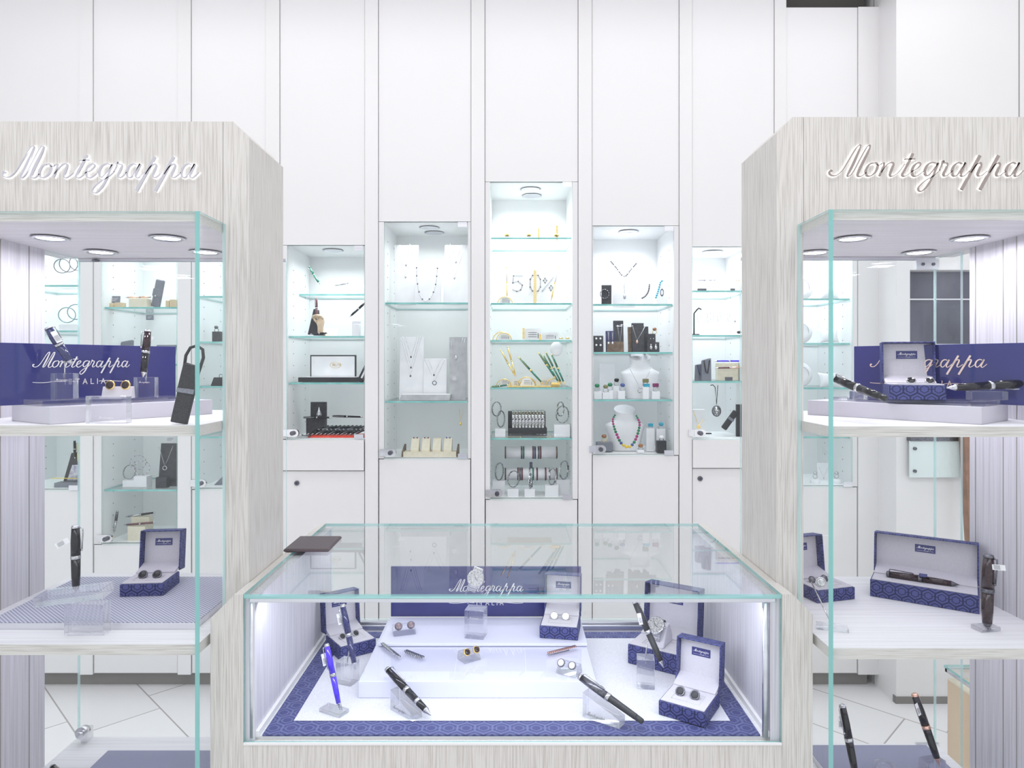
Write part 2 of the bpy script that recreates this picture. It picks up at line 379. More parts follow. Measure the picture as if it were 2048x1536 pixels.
def script(width, depth=0.001, extra=0.0, k=5, mb=None, M=None, m=0):
    """the cursive word, x from 0 to width, baseline z=0, front at y=-depth"""
    mb = mb or MB(); s = width / 1310.0
    for st in STROKES:
        q = catmull(st, k); L = []; R = []
        for i, (x, y, w_) in enumerate(q):
            a = q[max(i-1, 0)]; b = q[min(i+1, len(q)-1)]
            dx, dy = b[0]-a[0], -(b[1]-a[1]); l = math.hypot(dx, dy) or 1
            hw = max(w_, 5) / 2 + extra; nx, ny = -dy/l*hw, dx/l*hw
            X, Z = x - 635, 523 - y
            L.append(((X+nx)*s, (Z+ny)*s)); R.append(((X-nx)*s, (Z-ny)*s))
        n = len(q)
        vs = [(p[0], -depth, p[1]) for p in L] + [(p[0], -depth, p[1]) for p in R]
        fs = [(i, n+i, n+i+1, i+1) for i in range(n-1)]
        if depth > .0015:
            vs += [(p[0], 0, p[1]) for p in L] + [(p[0], 0, p[1]) for p in R]
            for i in range(n-1):
                fs += [(2*n+i, i, i+1, 2*n+i+1), (n+i, 3*n+i, 3*n+i+1, n+i+1)]
            fs += [(0, 2*n, 3*n, n), (n-1, 2*n-1, 4*n-1, 3*n-1)]
        mb.add(vs, fs, m, False, M)
    return mb
LET = {'I': [[(0,0),(0,1)]], 'T': [[(0,1),(.7,1)],[(.35,0),(.35,1)]], 'A': [[(0,0),(.38,1),(.76,0)],[(.15,.35),(.61,.35)]], 'L': [[(0,1),(0,0),(.5,0)]],
       '0': [[(.15,0),(.5,0),(.65,.25),(.65,.75),(.5,1),(.15,1),(0,.75),(0,.25),(.15,0)]], '5': [[(.6,1),(.05,1),(0,.55),(.35,.65),(.62,.4),(.5,.1),(.25,0),(0,.12)]],
       '%': [[(0,0),(.8,1)],[(.1,.75),(.2,.6),(.32,.75),(.2,.92),(.1,.75)],[(.5,.25),(.62,.08),(.75,.25),(.62,.4),(.5,.25)]],
       'D': [[(0,0),(0,1),(.35,1),(.6,.7),(.6,.3),(.35,0),(0,0)]], 'E': [[(.5,0),(0,0),(0,1),(.5,1)],[(0,.5),(.4,.5)]],
       '1': [[(0,.8),(.2,1),(.2,0)]], '9': [[(.5,.5),(.1,.5),(0,.75),(.15,1),(.45,1),(.55,.7),(.45,.2),(.2,0)]]}
def letters(txt, h, x0=0, z0=0, sp=.5, w_=.13, depth=.001, mb=None, M=None, m=0):
    mb = mb or MB(); x = x0
    for ch in txt:
        if ch == ' ': x += h * .6; continue
        for st in LET[ch]:
            for (a, b), (c, d) in zip(st, st[1:]):
                A = Vector((x + a*h, 0, z0 + b*h)); B = Vector((x + c*h, 0, z0 + d*h)); t = (B-A).normalized() * (w_*h/2)
                nn = Vector((-t.z, 0, t.x)); A = A - t*.9; B = B + t*.9; o = Vector((0, -depth, 0))
                mb.add([A+nn+o, A-nn+o, B-nn+o, B+nn+o], [(0, 1, 2, 3)], m, M=M)
        x += h * (max(p[0] for st in LET[ch] for p in st) + sp)
    return mb
def brandboard_text(width, k=4):
    """cursive word, underline swashes and ITALIA, baseline at z=0"""
    mb = script(width, .0008, 1.0, k)
    h = width * .055; z = -width * .185
    n = letters('ITALIA', h, width * .375, z, .75, .14, .0008, mb)
    for a, b in ((0, .34), (.66, 1.0)):
        q = [(a*width + (b-a)*width*i/10, z + h/2 + width*.006*math.sin(i/10*2*PI)*(1 if a else -1)) for i in range(11)]
        for (x0, z0), (x1, z1) in zip(q, q[1:]):
            mb.add([(x0, -.0008, z0 + width*.003), (x0, -.0008, z0 - width*.003), (x1, -.0008, z1 - width*.003), (x1, -.0008, z1 + width*.003)], [(0, 1, 2, 3)])
    return mb

# ================================================================ the room
YW = 3.07                                   # front plane of the wall cabinets
ZTOP = 3.32
struct(MB().box((-4.5, -2.5, -.05), (4.5, 3.6, 0)), 'floor', TILES)
struct(MB().box((-4.5, 3.46, 0), (4.5, 3.56, ZTOP)), 'wall_back', WHITE)
struct(MB().box((-4.5, 0.2, ZTOP), (4.5, 3.6, ZTOP + .05)), 'ceiling', WHITE)

# right hand wall block, standing forward of the cabinets
XB = 1.655; YB = 2.925
rw = MB()
dx0, dx1 = PX(1820, YB), PX(2030, YB); dz0, dz1 = PZ(872, YB), PZ(540, YB)
rw.box((XB, YB, 0), (dx0, 3.46, ZTOP)).box((dx0, YB, 0), (3.6, 3.46, dz0)).box((dx0, YB, dz1), (3.6, 3.46, ZTOP)).box((dx1, YB, dz0), (3.6, 3.46, dz1))
struct(rw, 'wall_right', WHITE)
t = MB()
xs = PX(2038, YB); t.box((xs - .002, YB - .0015, dz1), (xs + .002, YB, ZTOP))
t.box((XB - .001, 3.10, 0), (XB, 3.106, ZTOP)); xs = PX(1795, YB)
struct(t, 'trim_1', GROOVE)
struct(MB().box((XB - .004, YB - .004, 0), (3.6, YB + .02, .03)), 'baseboard_right', KICK)
# dark shop window in that block
wn = struct(MB().box((dx0, YB + .06, dz0), (dx1, YB + .075, dz1)), 'window_1', DARKGL)
fr = MB()
for a, b in ((dx0, dx0 + .006), ((dx0 + dx1) / 2 + .09, (dx0 + dx1) / 2 + .10), (dx1 - .006, dx1)): fr.box((a, YB + .045, dz0), (b, YB + .06, dz1))
for z in (dz0, dz0 + .36, PZ(690, YB), PZ(598, YB)): fr.box((dx0, YB + .045, z), (dx1, YB + .06, z + .006))
fr.build('window_frame', ALU, wn)
gp = MB(); ax, bx_ = PX(1820, 2.9), PX(1934, 2.9); az, bz = PZ(955, 2.9), PZ(882, 2.9)
gp.box((ax, 2.9, az), (bx_, 2.908, bz))
g = gp.build('glass_panel', FROSTG, label='frosted pale green glass panel fixed on the white wall below the dark window', cat='glass panel')
for py in (897, 942): MB().cyl((PX(1829, 2.9), 2.9, PZ(py, 2.9)), (PX(1829, 2.9), 2.893, PZ(py, 2.9)), .007).build('screw', STEELD, g)
MB().box((ax, 2.895, bz), (bx_, 2.925, bz + .018)).build('top_rail', STEELD, g)
b = MB(); p0, p1, p2, p3 = [P(*q, 2.85) for q in ((1928, 872), (1941, 872), (1943, 1085), (1940, 1085))]
b.prism([(p0.x, p0.z), (p1.x, p1.z), (p2.x, p2.z), (p3.x, p3.z)], 2.85, 2.885, 'y')
b.build('wooden_strut', BROWN, label='slanted brown wooden strut leaning on the wall right of the frosted panel', cat='strut')

# ---------------------------------------------------------------- the wall of cabinets
# dark panel, shade of the recess above the low panel put into its colour
x0, x1 = PX(1572, YW), PX(1740, YW)
struct(MB().box((x0, YW + .05, PZ(15, YW)), (x1, YW + .06, ZTOP)), 'trim_2', GAPSHADE)

STRIPS = [(160, 187), (356, 383), (532, 560), (730, 757), (942, 970), (1156, 1184), (1358, 1384), (1548, 1572), (1715, 1741)]
for i, (a, b) in enumerate(STRIPS):
    m_ = MB().box((PX(a, YW) + .0012, YW - .006, .06), ((PX(b, YW) - .0012) if i < 8 else XB, 3.46, ZTOP if i < 8 else PZ(15, YW)))
    struct(m_, 'trim_%d' % (i + 3), WHITE)
struct(MB().box((PX(-120, YW), YW + .03, 0), (PX(1741, YW), YW + .05, .06)), 'baseboard_back', KICK)

def lock_part(parent, x, z, Y, s=1.0):
    b = MB().box((x - .03*s, Y - .012, z - .015*s), (x - .002, Y - .004, z + .015*s))
    pts = [(x - .005, z - .017*s)] + [(x + .028*s + .017*s*math.cos(a), z + .017*s*math.sin(a)) for a in [(-PI/2 + PI*i/8) for i in range(9)]] + [(x - .005, z + .017*s)]
    b.prism(pts, Y - .018, Y - .004, 'y')
    l = b.build('lock', CHROME, parent)
    c = MB().cyl((x + .02*s, Y - .018, z), (x + .02*s, Y - .032, z), .010*s); c.build('lock_cylinder', STEELD, l)
    return l

CAB = {}
def cabinet(key, L, R, gl, gr, top, bot, shelves, label, lamps=1, power=1.2, hinge=True, lock=True, ztop=ZTOP, lower=None, keyhole=None, tone=(.93, .98, 1.0), short=()):
    D = 0.36; Y = YW; XL, XR, xl, xr = (PX(v, Y) for v in (L, R, gl, gr)); zt, zb = PZ(top, Y), PZ(bot, Y)
    root = thing('wall_cabinet', label, 'wall cabinet', ((XL + XR) / 2, Y, 0), group='white wall cabinets')
    o = Vector(((XL + XR) / 2, Y, 0)); M = T(-o)
    c = MB(); th = .004
    c.box((XL + .001, Y, zt), (XR - .001, Y + .02, ztop), M=M)
    c.build('upper_panel', WHITE, root)
    f = MB()   # frame round the glass
    f.box((XL + .001, Y, zb), (xl, Y + .02, zt - .002), M=M).box((xr, Y, zb), (XR - .001, Y + .02, zt - .002), M=M)
    f.build('frame', WHITE, root)
    b = MB()
    b.box((xl - .012, Y + .02, zb - .01), (xl, Y + D, zt + .01), M=M).box((xr, Y + .02, zb - .01), (xr + .012, Y + D, zt + .01), M=M)
    b.box((xl, Y + D - .01, zb), (xr, Y + D, zt), M=M).box((xl, Y + .004, zt), (xr, Y + D, zt + .01), M=M).box((xl, Y + .004, zb - .01), (xr, Y + D, zb), M=M)
    pins = b
    for sx in (xl + .0008, xr - .0008):
        for yy in (Y + .09, Y + .27):
            k = int((zt - zb) / .055)
            for i in range(1, k):
                z = zb + i * .055
                pins.box((sx - .0008, yy - .0022, z - .0022), (sx + .0008, yy + .0022, z + .0022), 1, M)
    b.build('interior', [WHITEC, GROOVE], root)
    for s in shelves:
        z = PZ(s, Y + .02); setback = .17 if s in short else .02
        MB().box((xl + .003, Y + setback, z - .008), (xr - .003, Y + D - .012, z), 0, M, 1, 'z').build('glass_shelf', [SHELFG, TEALD], root)
    d = MB().box((xl + .002, Y - .004, zb + .002), (xr - .002, Y + .002, zt - .003), 0, M, 1, 'y').build('glass_door', [PANE, GEDGEL], root)
    if hinge:
        for z in (zt - .026, zb):
            MB().box((xr - .045, Y - .009, z), (xr - .004, Y - .004, z + .022), M=M).build('hinge', ALU, d)
    if lock: lock_part(d, xl + .012 - o.x, zb + .028, -.0)
    # lower door, with an optional drawer front above it
    lz = zb - .003
    if lower:
        z2 = PZ(lower, Y)
        MB().box((XL + .001, Y - .014, z2), (XR - .003, Y + .006, lz), M=M).build('drawer', WHITE, root); lz = z2 - .004
    ld = MB().box((XL + .003, Y, .065), (XR - .003, Y + .02, lz - .001), M=M).build('lower_door', WHITE, root)
    if keyhole:
        q = P(*keyhole, Y) - o
        MB().cyl((q.x, -.0, q.z), (q.x, -.006, q.z), .011).cyl((q.x, -.006, q.z), (q.x, -.007, q.z), .005, m=1).build('keyhole', [STEELD, INK], ld)
    MB().box((XL + .002, Y + .012, lz - .004), (XR - .002, Y + .021, lz + .005), M=M).build('joint_line', GROOVE, root)
    for i in range(lamps):
        yy = Y + .13 + .12 * i; cx = (xl + xr) / 2 + (.0 if i == 0 else .01)
        ring = MB().lathe([(-.004, .048), (-.006, .040), (-.002, .034), (0, .034)], 28, M=M @ T(cx, yy, zt)).build('downlight', ALU, root)
        MB().lathe([(-.0035, .001), (-.0035, .033)], 24, M=M @ T(cx, yy, zt)).build('lamp_disc', LAMP, ring)
    area('cabinet_spot', ((xl + xr) / 2, Y + .17, zt - .012), .26, power * .62, color=tone, spread=math.radians(110))
    area('cabinet_low_light', ((xl + xr) / 2, Y + .03, (zt + zb) / 2 - .12), .02, power * .16, rot=(math.radians(90), 0, 0), color=tone, sy=(zt - zb) * .55) if False else None
    CAB[key] = dict(xl=xl, xr=xr, zt=zt, zb=zb)
    return root
WCL = 'white wall cabinet, glass door, '
cabinet('a', -20, 160, 10, 160, 440, 980, (570, 661, 760, 866), WCL + 'seen at far left through the left tower, bangles on shelves', power=2.4, lock=False)
cabinet('b', 187, 356, 203, 355, 440, 1088, (614, 728, 800, 979), WCL + 'with cream boxes, behind the left tower sign', power=1.6)
cabinet('c', 383, 532, 390, 525, 440, 978, (592, 683, 772, 873), WCL + 'half hidden behind the left tower post', power=1.6)
cabinet('d', 560, 730, 574, 729, 490, 878, (581, 672, 765), WCL + 'with wooden hand and red tray of pens', power=1.9, lower=940, keyhole=(594, 966), short=(581,))
cabinet('e', 757, 942, 768, 936, 443, 917, (605, 802), WCL + 'with necklaces on leaning white slabs', lamps=2, power=1.7, tone=(.95, 1, 1))
cabinet('f', 970, 1156, 980, 1145, 363, 998, (475, 606, 680, 775, 876), 'tallest white wall cabinet in the middle, with glass door and gold jewellery', lamps=2, power=3.9)
cabinet('g', 1184, 1358, 1186, 1348, 451, 910, (608, 704, 799), WCL + 'with necklace busts, right of the tallest', power=3.0, tone=(.94, .95, 1))
cabinet('h', 1384, 1548, 1384, 1500, 493, 878, (581, 670, 762), WCL + 'beside the right tower post, with hanging oval pendant', power=2.6, lower=935, keyhole=(1400, 957), hinge=False, tone=(.93, .95, 1))
cabinet('i', 1572, 1715, 1580, 1705, 440, 973, (597, 686, 775, 873), WCL + 'with white bracelet cushions, behind the right tower', power=2.8, ztop=PZ(15, YW), tone=(.95, .95, 1))

# ================================================================ display towers
def tower(side, label):
    """side -1 left, +1 right. built in world coordinates, root at the post"""
    s = side
    XP0, XP1 = (.55, .604) if s < 0 else (.5615, .618)           # post
    XG = .606 if s < 0 else .613                                # side glass plane
    XO = 1.128 if s < 0 else 1.092                               # outer grooved panel
    YG = 1.325 if s < 0 else 1.306; YF = 1.438; YK = 1.79 if s < 0 else 1.758; YPB = 1.655
    ZT = PZ(243, YF) if s < 0 else PZ(234, YF); ZS = 1.7286 if s < 0 else 1.7275; cz = .045
    XE = XO + .05
    o = Vector((s * .8, 1.6, 0)); M = T(-o)
    root = thing('display_tower', label, 'display tower', o, group='display towers')
    def bx(mb, a, b, m=0, **k): return mb.box((s*a[0], a[1], a[2]), (s*b[0], b[1], b[2]), m, M, **k)
    c = .034
    # post with chamfered top corner
    p = MB(); poly = [(s*XP0, 0), (s*XP1, 0), (s*XP1, ZT), (s*(XP0 + c), ZT), (s*XP0, ZT - c)]
    p.prism(poly, YF, YPB, 'y', M=M)
    p.build('post', WOODV, root)
    fs = bx(MB(), (XP1 + .001, YF, ZS + .0185), (XE, YF + .03, ZT)).build('fascia', WOODV, root)
    bx(MB(), (XP1, YPB - .03, ZS + .0185), (XE, YPB, ZT - .002)).build('back_panel', WOODV, root)
    bx(MB(), (XP1, YF + .03, ZT - .02), (XE, YPB - .03, ZT - .002)).build('top_panel', WOODV, root)
    # lettering
    wd = (398 - 8) * YF / F if s < 0 else (2040 - 1655) * YF / F
    lx = PX(8, YF) if s < 0 else PX(1655, YF); lz = PZ(357, YF) if s < 0 else PZ(354, YF)
    LM = T(-o) @ T(lx, YF, lz)
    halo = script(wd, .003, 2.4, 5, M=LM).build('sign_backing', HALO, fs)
    script(wd, .004, 0.0, 6, M=LM @ T(0, -.003, 0)).build('sign_lettering', MIRL if s < 0 else MIRR, fs)
    sf = MB(); bx(sf, (XG + .001, YG, ZS), (XE, YK, ZS + .018)); sf = sf.build('soffit', [SOFF], root)
    e = MB(); bx(e, (XG - .0005, YG - .001, ZS - .0005), (XE, YG, ZS + .0175)); bx(e, (XG, YG, ZS - .0005), (XG + .001, YF, ZS + .0175)); e.build('soffit_edge', WOODH, sf)
    for lx_, ly in ((.745, 1.485), (1.0, 1.485), (.745, 1.67), (1.0, 1.67)):
        d = MB().lathe([(-.003, .038), (-.006, .031), (-.001, .027)], 28, M=M @ T(s*lx_, ly, ZS)).build('downlight', ALU, root)
        MB().lathe([(-.003, .0005), (-.003, .0265)], 24, M=M @ T(s*lx_, ly, ZS)).build('lamp_disc', LAMP, d)
        area('tower_spot', (s*lx_, ly, ZS - .012), .05, .34, color=(.93, .91, 1.0))
    # shelves
    for z in (1.3325, .907, .478):
        q = bx(MB(), (XG + .0015, YG + .002, z - .0205), (XO, YK - .006, z)).build('shelf', SHELFT, root)
        e = MB(); bx(e, (XG + .0005, YG + .001, z - .0205), (XO, YG + .002, z)); bx(e, (XG + .0005, YG + .002, z - .0205), (XG + .0015, YF - .001, z)); e.build('shelf_edge', WOODH, q)
    area('shelf_fill', (s*(XG + .26), YG + .22, 1.309), .48, .55, color=(.90, .88, 1.0), sy=.30)  # added light panel under the top shelf, brightens the compartment below
    area('shelf_fill_low', (s*(XG + .26), YG + .22, .883), .48, .4, color=(.90, .88, 1.0), sy=.30)  # added light panel for the lowest compartment, no fixture there
    # grooved outer wall
    g = bx(MB(), (XO, YG, 0), (XE, YPB if s < 0 else 1.622, ZS)).build('side_panel', WOODIN, root)
    gv = MB()
    for yy in (1.43, 1.47, 1.51, 1.60): bx(gv, (XO - .0008, yy, .02), (XO, yy + .0022, ZS))
    gv.build('panel_groove', GROOVE, g)
    bx(MB(), (XG, YG, 0), (XE, YPB, .09)).build('base', WOODV, root)
    # glazing
    gl = MB(); bx(gl, (XG, YG - .008, .09), (XE, YG - .001, ZS + .018), 0, edge=1, flat='y'); gl.build('front_glass', [PANE, GEDGE], root)
    gl = MB(); bx(gl, (XG - .007, YG - .008, .09), (XG - .0005, YF - .001, ZS + .018), 0, edge=1, flat='x'); bx(gl, (XG - .0075, YG - .0090, .09), (XG + .0012, YG - .0082, ZS + .018), 2); gl.build('side_glass', [PANE, GEDGEL, GEDGE], root)
    gl = MB(); bx(gl, (XG - .02, YK - .004, .10), (XO, YK + .002, ZS - .008), 0, edge=1, flat='y'); dr = gl.build('glass_door', [PANE, GEDGEL], root)
    gl = MB(); bx(gl, (XO, YPB, .10), (XO + .006, YK, ZS - .004), 0, edge=1, flat='x'); gl.build('side_pane', [PANE, GEDGEL], root)
    rl = MB(); bx(rl, (XG - .02, YK - .007, ZS - .008), (XO, YK + .004, ZS - .001)); rl.build('top_rail', ALU, root)
    if s > 0:
        for zz in (1.695, .455):
            h = bx(MB(), (1.04, YK - .012, zz), (1.098, YK - .004, zz + .026)).build('hinge', ALU, dr)
            sc_ = MB()
            for xx in (1.056, 1.083): sc_.cyl((xx - o.x, YK - .012 - o.y, zz + .013), (xx - o.x, YK - .0145 - o.y, zz + .013), .004)
            sc_.build('hinge_screw', STEELD, h)
    else:
        h = MB(); q = on(194, 1440, .51) - o; q.y = YK - .03 - o.y
        h.cyl((q.x, q.y, q.z), (q.x, q.y - .02, q.z), .013, .016).cyl((q.x, q.y - .02, q.z), (q.x, q.y - .03, q.z), .008)
        h.box((q.x - .009, q.y - .006, q.z - .04), (q.x + .006, q.y + .022, q.z)); h.build('door_knob', CHROME, dr)
        h = MB(); q = P(191, 521, YK - .01) - o; h.sphere((q.x, q.y, q.z), .008, sc=(1.2, 1, .5)); h.build('door_catch', STEELD, dr)
    return root
tower(-1, 'pale wooden display tower with glass front at left, silver lettering on top')
tower(1, 'pale wooden display tower with glass front at right, mirror lettering coloured like a brown reflection on top')

# ================================================================ display counter
ZC = .992; o = Vector((0, 1.6, 0)); M = T(-o)
ctr = thing('display_counter', 'low pale wooden display counter with glass top and front, between the towers', 'counter', o)
YB_ = 1.972
for s, xi, xo, xm in ((-1, .533, .598, .549), (1, .543, .604, .5605)):
    p = MB(); xc = .55 if s < 0 else .564
    poly = [(s*xi, 0), (s*xo, 0), (s*xo, ZC - (xo - xc)), (s*xc, ZC), (s*xi, ZC)]
    p.prism(poly, 1.362, 1.4365, 'y', M=M)
    p.box((s*xi, 1.4365, 0), (s*xm, YB_, ZC), M=M)
    p.build('side_panel', WOODV, ctr)
    i_ = MB().box((s*(xi - .02), 1.372, .69), (s*(xi - .0005), YB_ - .01, ZC - .012), M=M).build('inner_side_panel', WOODIN, ctr)
    MB().box((s*(xi - .027), 1.376, .700), (s*(xi - .02), YB_ - .02, .712), M=M).build('floor_molding', WHITE, i_)
MB().box((-.5325, 1.362, 0), (.5425, 1.38, .694), M=M).build('front_panel', WOODV, ctr)
MB().box((-.5325, 1.38, .66), (.5425, YB_, .70), M=M).build('display_deck', SHELFT, ctr)
MB().box((-.5325, YB_ - .02, 0), (.5425, YB_, .66), M=M).build('back_panel', WOODV, ctr)
MB().box((-.5325, 1.364, ZC - .008), (.5425, YB_, ZC), 0, M, 1, 'z').build('glass_top', [GLASS, GEDGE], ctr)
MB().box((-.5325, 1.364, .695), (.5425, 1.370, ZC - .0085), 0, M, 1, 'y').build('front_glass', [PANE, GEDGE], ctr)
MB().box((-.5105, YB_ - .012, .72), (.5205, YB_ - .006, ZC - .009), 0, M, 1, 'y').build('back_glass', [PANE, GEDGEL], ctr)
q = MB().box((-.5105, 1.918, .70), (.5205, 1.93, .716), M=M).box((-.5105, 1.934, .70), (.5205, 1.95, .722), M=M); q.build('sliding_rail', ALU, ctr)
MB().box((-.5255, 1.3705, ZC - .020), (.5355, 1.382, ZC - .009), M=M).build('top_rail', ALU, ctr, bevel=.003)
for x in (-.520, .5145): MB().cyl((x, 1.377 - 1.6, .70), (x, 1.377 - 1.6, ZC - .02), .006).build('corner_rod', ALU, ctr)
MB().box((-.532, 1.3605, .692), (.542, 1.3635, .6965), M=M).build('bottom_edging', WHITE, ctr)
area('counter_strip', (0, 1.392, ZC - .024), 1.0, 1.3, rot=(math.radians(28), 0, 0), color=(.80, .84, 1.0), sy=.008)
area('counter_strip_back', (0, 1.93, ZC - .024), 1.0, .35, rot=(math.radians(-20), 0, 0), color=(.85, .88, 1.0), sy=.008)

m_ = MB().box((-.5, 1.378, .7005), (.505, 1.908, .704)).build('display_mat', NAVYMAT, label='navy patterned mat covering the floor of the counter', cat='mat')
m_ = MB().box((-.4526, 1.43, .7045), (.461, 1.86, .7055)).build('display_mat', TOPMAT, label='pale grey suede mat lying on the navy mat in the counter', cat='mat')
ZM = .706
rs = thing('display_riser', 'stepped frosted acrylic riser in the middle of the counter', 'riser', (-.07, 1.7, ZM))
M = T(.07, -1.7, -ZM)
MB().box((-.3385, 1.525, ZM), (.193, 1.889, .743), M=M).build('lower_step', FROST, rs, bevel=.001)
for a, b in ((-.3385, -.128), (-.1265, .036), (.0375, .193)): MB().box((a, 1.525, .7432), (b, 1.72, .7450), M=M).build('step_plate', clearglass('plate_gloss', (.99, .99, 1), k=1.2) if a < -.3 else bpy.data.materials['plate_gloss'], rs)
MB().box((-.329, 1.711, .7451), (.194, 1.889, .7520), M=M).build('upper_step', FROST, rs, bevel=.001)
ZR1, ZR2 = .7452, .7522

# leather pad on the counter
a = thing('leather_pad', 'dark brown leather pad lying on the back left corner of the counter top', 'pad', (-.4975, 1.733, ZC + .0005))
MB().box((-.057, -.066, 0), (.055, .066, .007)).build('pad', mat('dark_brown_leather', (.10, .075, .085), .45), a, bevel=.004)
MB().box((-.054, -.063, .0071), (.052, .063, .0074)).build('stitched_top', noisy(mat('dark_brown_grain', (.09, .07, .08), .5), (.085, .065, .075), (.12, .095, .105), 500, bump=.2), a)

# ================================================================ makers of small things
def pen(label, A, B, r=.0062, cap=BLACK, barrel=None, metal=SILVER, fountain=False, tagd=None, ribs=False, group=None, clip_ang=0, simple=False, capped=False, name='pen', cat='pen'):
    """A cap end, B writing tip"""
    A = Vector(A); B = Vector(B); L = (A - B).length; barrel = barrel or cap
    root = thing(name, label, cat, M=align(B, A) @ RZ(clip_ang), group=group)
    n = 12 if simple else 20
    MB().lathe([(0, r*.5), (.012*L, r*.72), (.105*L, r*.8)] if capped else [(0, .0006), (.02*L, r*.22), (.10*L, r*.78), (.105*L, r*.8)], n).build('barrel_end' if capped else 'tip', barrel if capped else metal, root)
    pr = [(.105*L, r*.80), (.25*L, r*.93), (.50*L, r)]
    if ribs: pr = [(.105*L + i*.395*L/60, r*(.84 + .16*i/60) * (1 if i % 2 else .93)) for i in range(61)]
    MB().lathe(pr, n).build('barrel', barrel, root)
    MB().lathe([(.50*L, r*1.0), (.503*L, r*1.08), (.55*L, r*1.08), (.553*L, r)], n).build('band', metal, root)
    MB().lathe([(.553*L, r*1.03), (.75*L, r*1.03), (.955*L, r*.86)], n).build('cap', cap, root)
    MB().lathe([(.955*L, r*.9), (.965*L, r*.92), (.99*L, r*.8), (L, r*.45)], n).build('cap_end', metal, root)
    c = MB().tube([(r*.8, 0, .955*L), (r*1.45, 0, .95*L), (r*1.5, 0, .88*L), (r*1.25, 0, .62*L)], r*.16, 6)
    c.sphere((r*1.2, 0, .625*L), r*.26, 8); c.build('clip', metal, root)
    if fountain:
        MB().lathe([(.09*L, r*.84), (.12*L, r*.86), (.12*L, r*.8)], n).lathe([(.26*L, r*.98), (.265*L, r*1.05), (.30*L, r*1.07), (.31*L, r*.99)], n).build('ring', metal, root)
    if tagd is not None:
        tg = MB().box((-.0055, -.0004, -.0125), (.0055, .0004, .0125), M=tagd)
        for i in range(5): tg.box((-.004 + i*.0018, -.0006, -.009), (-.0034 + i*.0018, .0006, .003), 1, tagd)
        tg.build('price_tag', [TAGW, INK], root)
    return root
def acryl(label, lo, size, rz=0, text=None, rod=None, rot=None, name='acrylic_block', cat='stand', bevel=.0012, depth_text='y'):
    w_, d, h = size
    Mx = T(lo) @ RZ(rz) @ (rot or Matrix())
    root = thing(name, label, cat, M=Mx)
    MB().box((-w_/2, -d/2, 0), (w_/2, d/2, h)).build('block', ACRYL, root, bevel=bevel)
    if text:
        script(text, .0002, 1.5, 3, M=T(-text/2, -d/2 - .0003, h*.72 if depth_text == 'y' else h*.18)).build('engraved_word', WTXT if depth_text != 'dark' else STRIPE, root)
    if rod:
        MB().tube([Vector((0, 0, h - .012)), Vector((0, 0, h)), Vector(rod)], .0014, 8).build('rod', SILVER, root)
    return root
def giftbox(label, corner, rz, w_, d, h, lid_h, tilt=6, lt=.034):
    """corner: front-left bottom corner, width along local x, opening towards -y"""
    root = thing('gift_box', label, 'gift box', corner, rz, group='open navy gift boxes')
    th = .003
    b = MB().box((0, 0, 0), (w_, d, h - .002))
    b.build('base', NAVYBOX, root, bevel=.0015)
    r_ = MB().box((th, th, h - .002), (w_ - th, d - th, h + .0005)).build('base_lining', LINING, root, bevel=.0008)
    MB().box((w_*.2, d*.2, h + .0005), (w_*.8, d*.2 + .0007, h + .001)).box((w_*.2, d*.62, h + .0005), (w_*.8, d*.62 + .0007, h + .001)).box((w_*.2, d*.2, h + .0005), (w_*.2 + .0007, d*.62, h + .001)).box((w_*.8, d*.2, h + .0005), (w_*.8 + .0007, d*.62, h + .001)).build('lining_seam', STRIPE if False else GREYD, r_)
    ML = T(0, d, h) @ RX(-math.radians(tilt))
    l = MB()
    l.box((0, lt - th - .0, 0), (w_, lt, lid_h), M=ML)
    l.box((0, 0, lid_h - th), (w_, lt - th, lid_h), M=ML)
    l.box((0, 0, .0), (th, lt - th, lid_h - th), M=ML).box((w_ - th, 0, 0), (w_, lt - th, lid_h - th), M=ML)
    l = l.build('lid', NAVYBOX, root, bevel=.001)
    n = MB(); n.box((th + .0005, lt - .012, .012), (w_ - th - .0005, lt - th - .0005, lid_h - th - .0005), M=ML)
    n.prism([(-.022, .001), (lt - .012, .018), (lt - .012, .012), (-.02, -.004)], th + .0005, w_ - th - .0005, 'x', M=ML)
    n.build('lid_lining', LINING, l)
    pw = min(w_*.42, .042); ph = pw*.42; pz = lid_h*.60
    p = MB().box((w_/2 - pw/2, lt - .0128, pz), (w_/2 + pw/2, lt - .0121, pz + ph), M=ML).build('name_plate', BRDNAVY, root)
    brandboard_text(pw*.84, 3) if False else None
    tx = script(pw*.84, .0002, 3.2, 3, M=ML @ T(w_/2 - pw*.42, lt - .0129, pz + ph*.5)); 
    for q in (0, .62): tx.box((w_/2 - pw*.42 + q*pw*.84, lt - .0131, pz + ph*.2), (w_/2 - pw*.42 + (q + .38)*pw*.84, lt - .0129, pz + ph*.22), M=ML)
    letters('ITALIA', ph*.1, w_/2 - pw*.42 + pw*.84*.41, pz + ph*.16, .5, .2, .0002, tx, ML @ T(0, lt - .0129, 0))
    tx.build('plate_lettering', WTXT, p)
    return root
def cufflink(label, p, normal, r=.009, face=BLACK, rim=SILVER, group=None, toggle=True):
    p = Vector(p); root = thing('cufflink', label, 'cufflink', M=align(p, p + Vector(normal)), group=group)
    MB().lathe([(-.004, r*.7), (-.002, r), (.0005, r), (.0015, r*.86)], 24).build('rim', rim, root)
    MB().lathe([(.0012, r*.86), (.0026, r*.6), (.003, .0002)], 24).build('face', face, root)
    if toggle:
        MB().cyl((0, 0, -.004), (0, 0, -.014), .0014).cyl((-.007, 0, -.0145), (.007, 0, -.0145), .0022).build('toggle', rim, root)
    return root

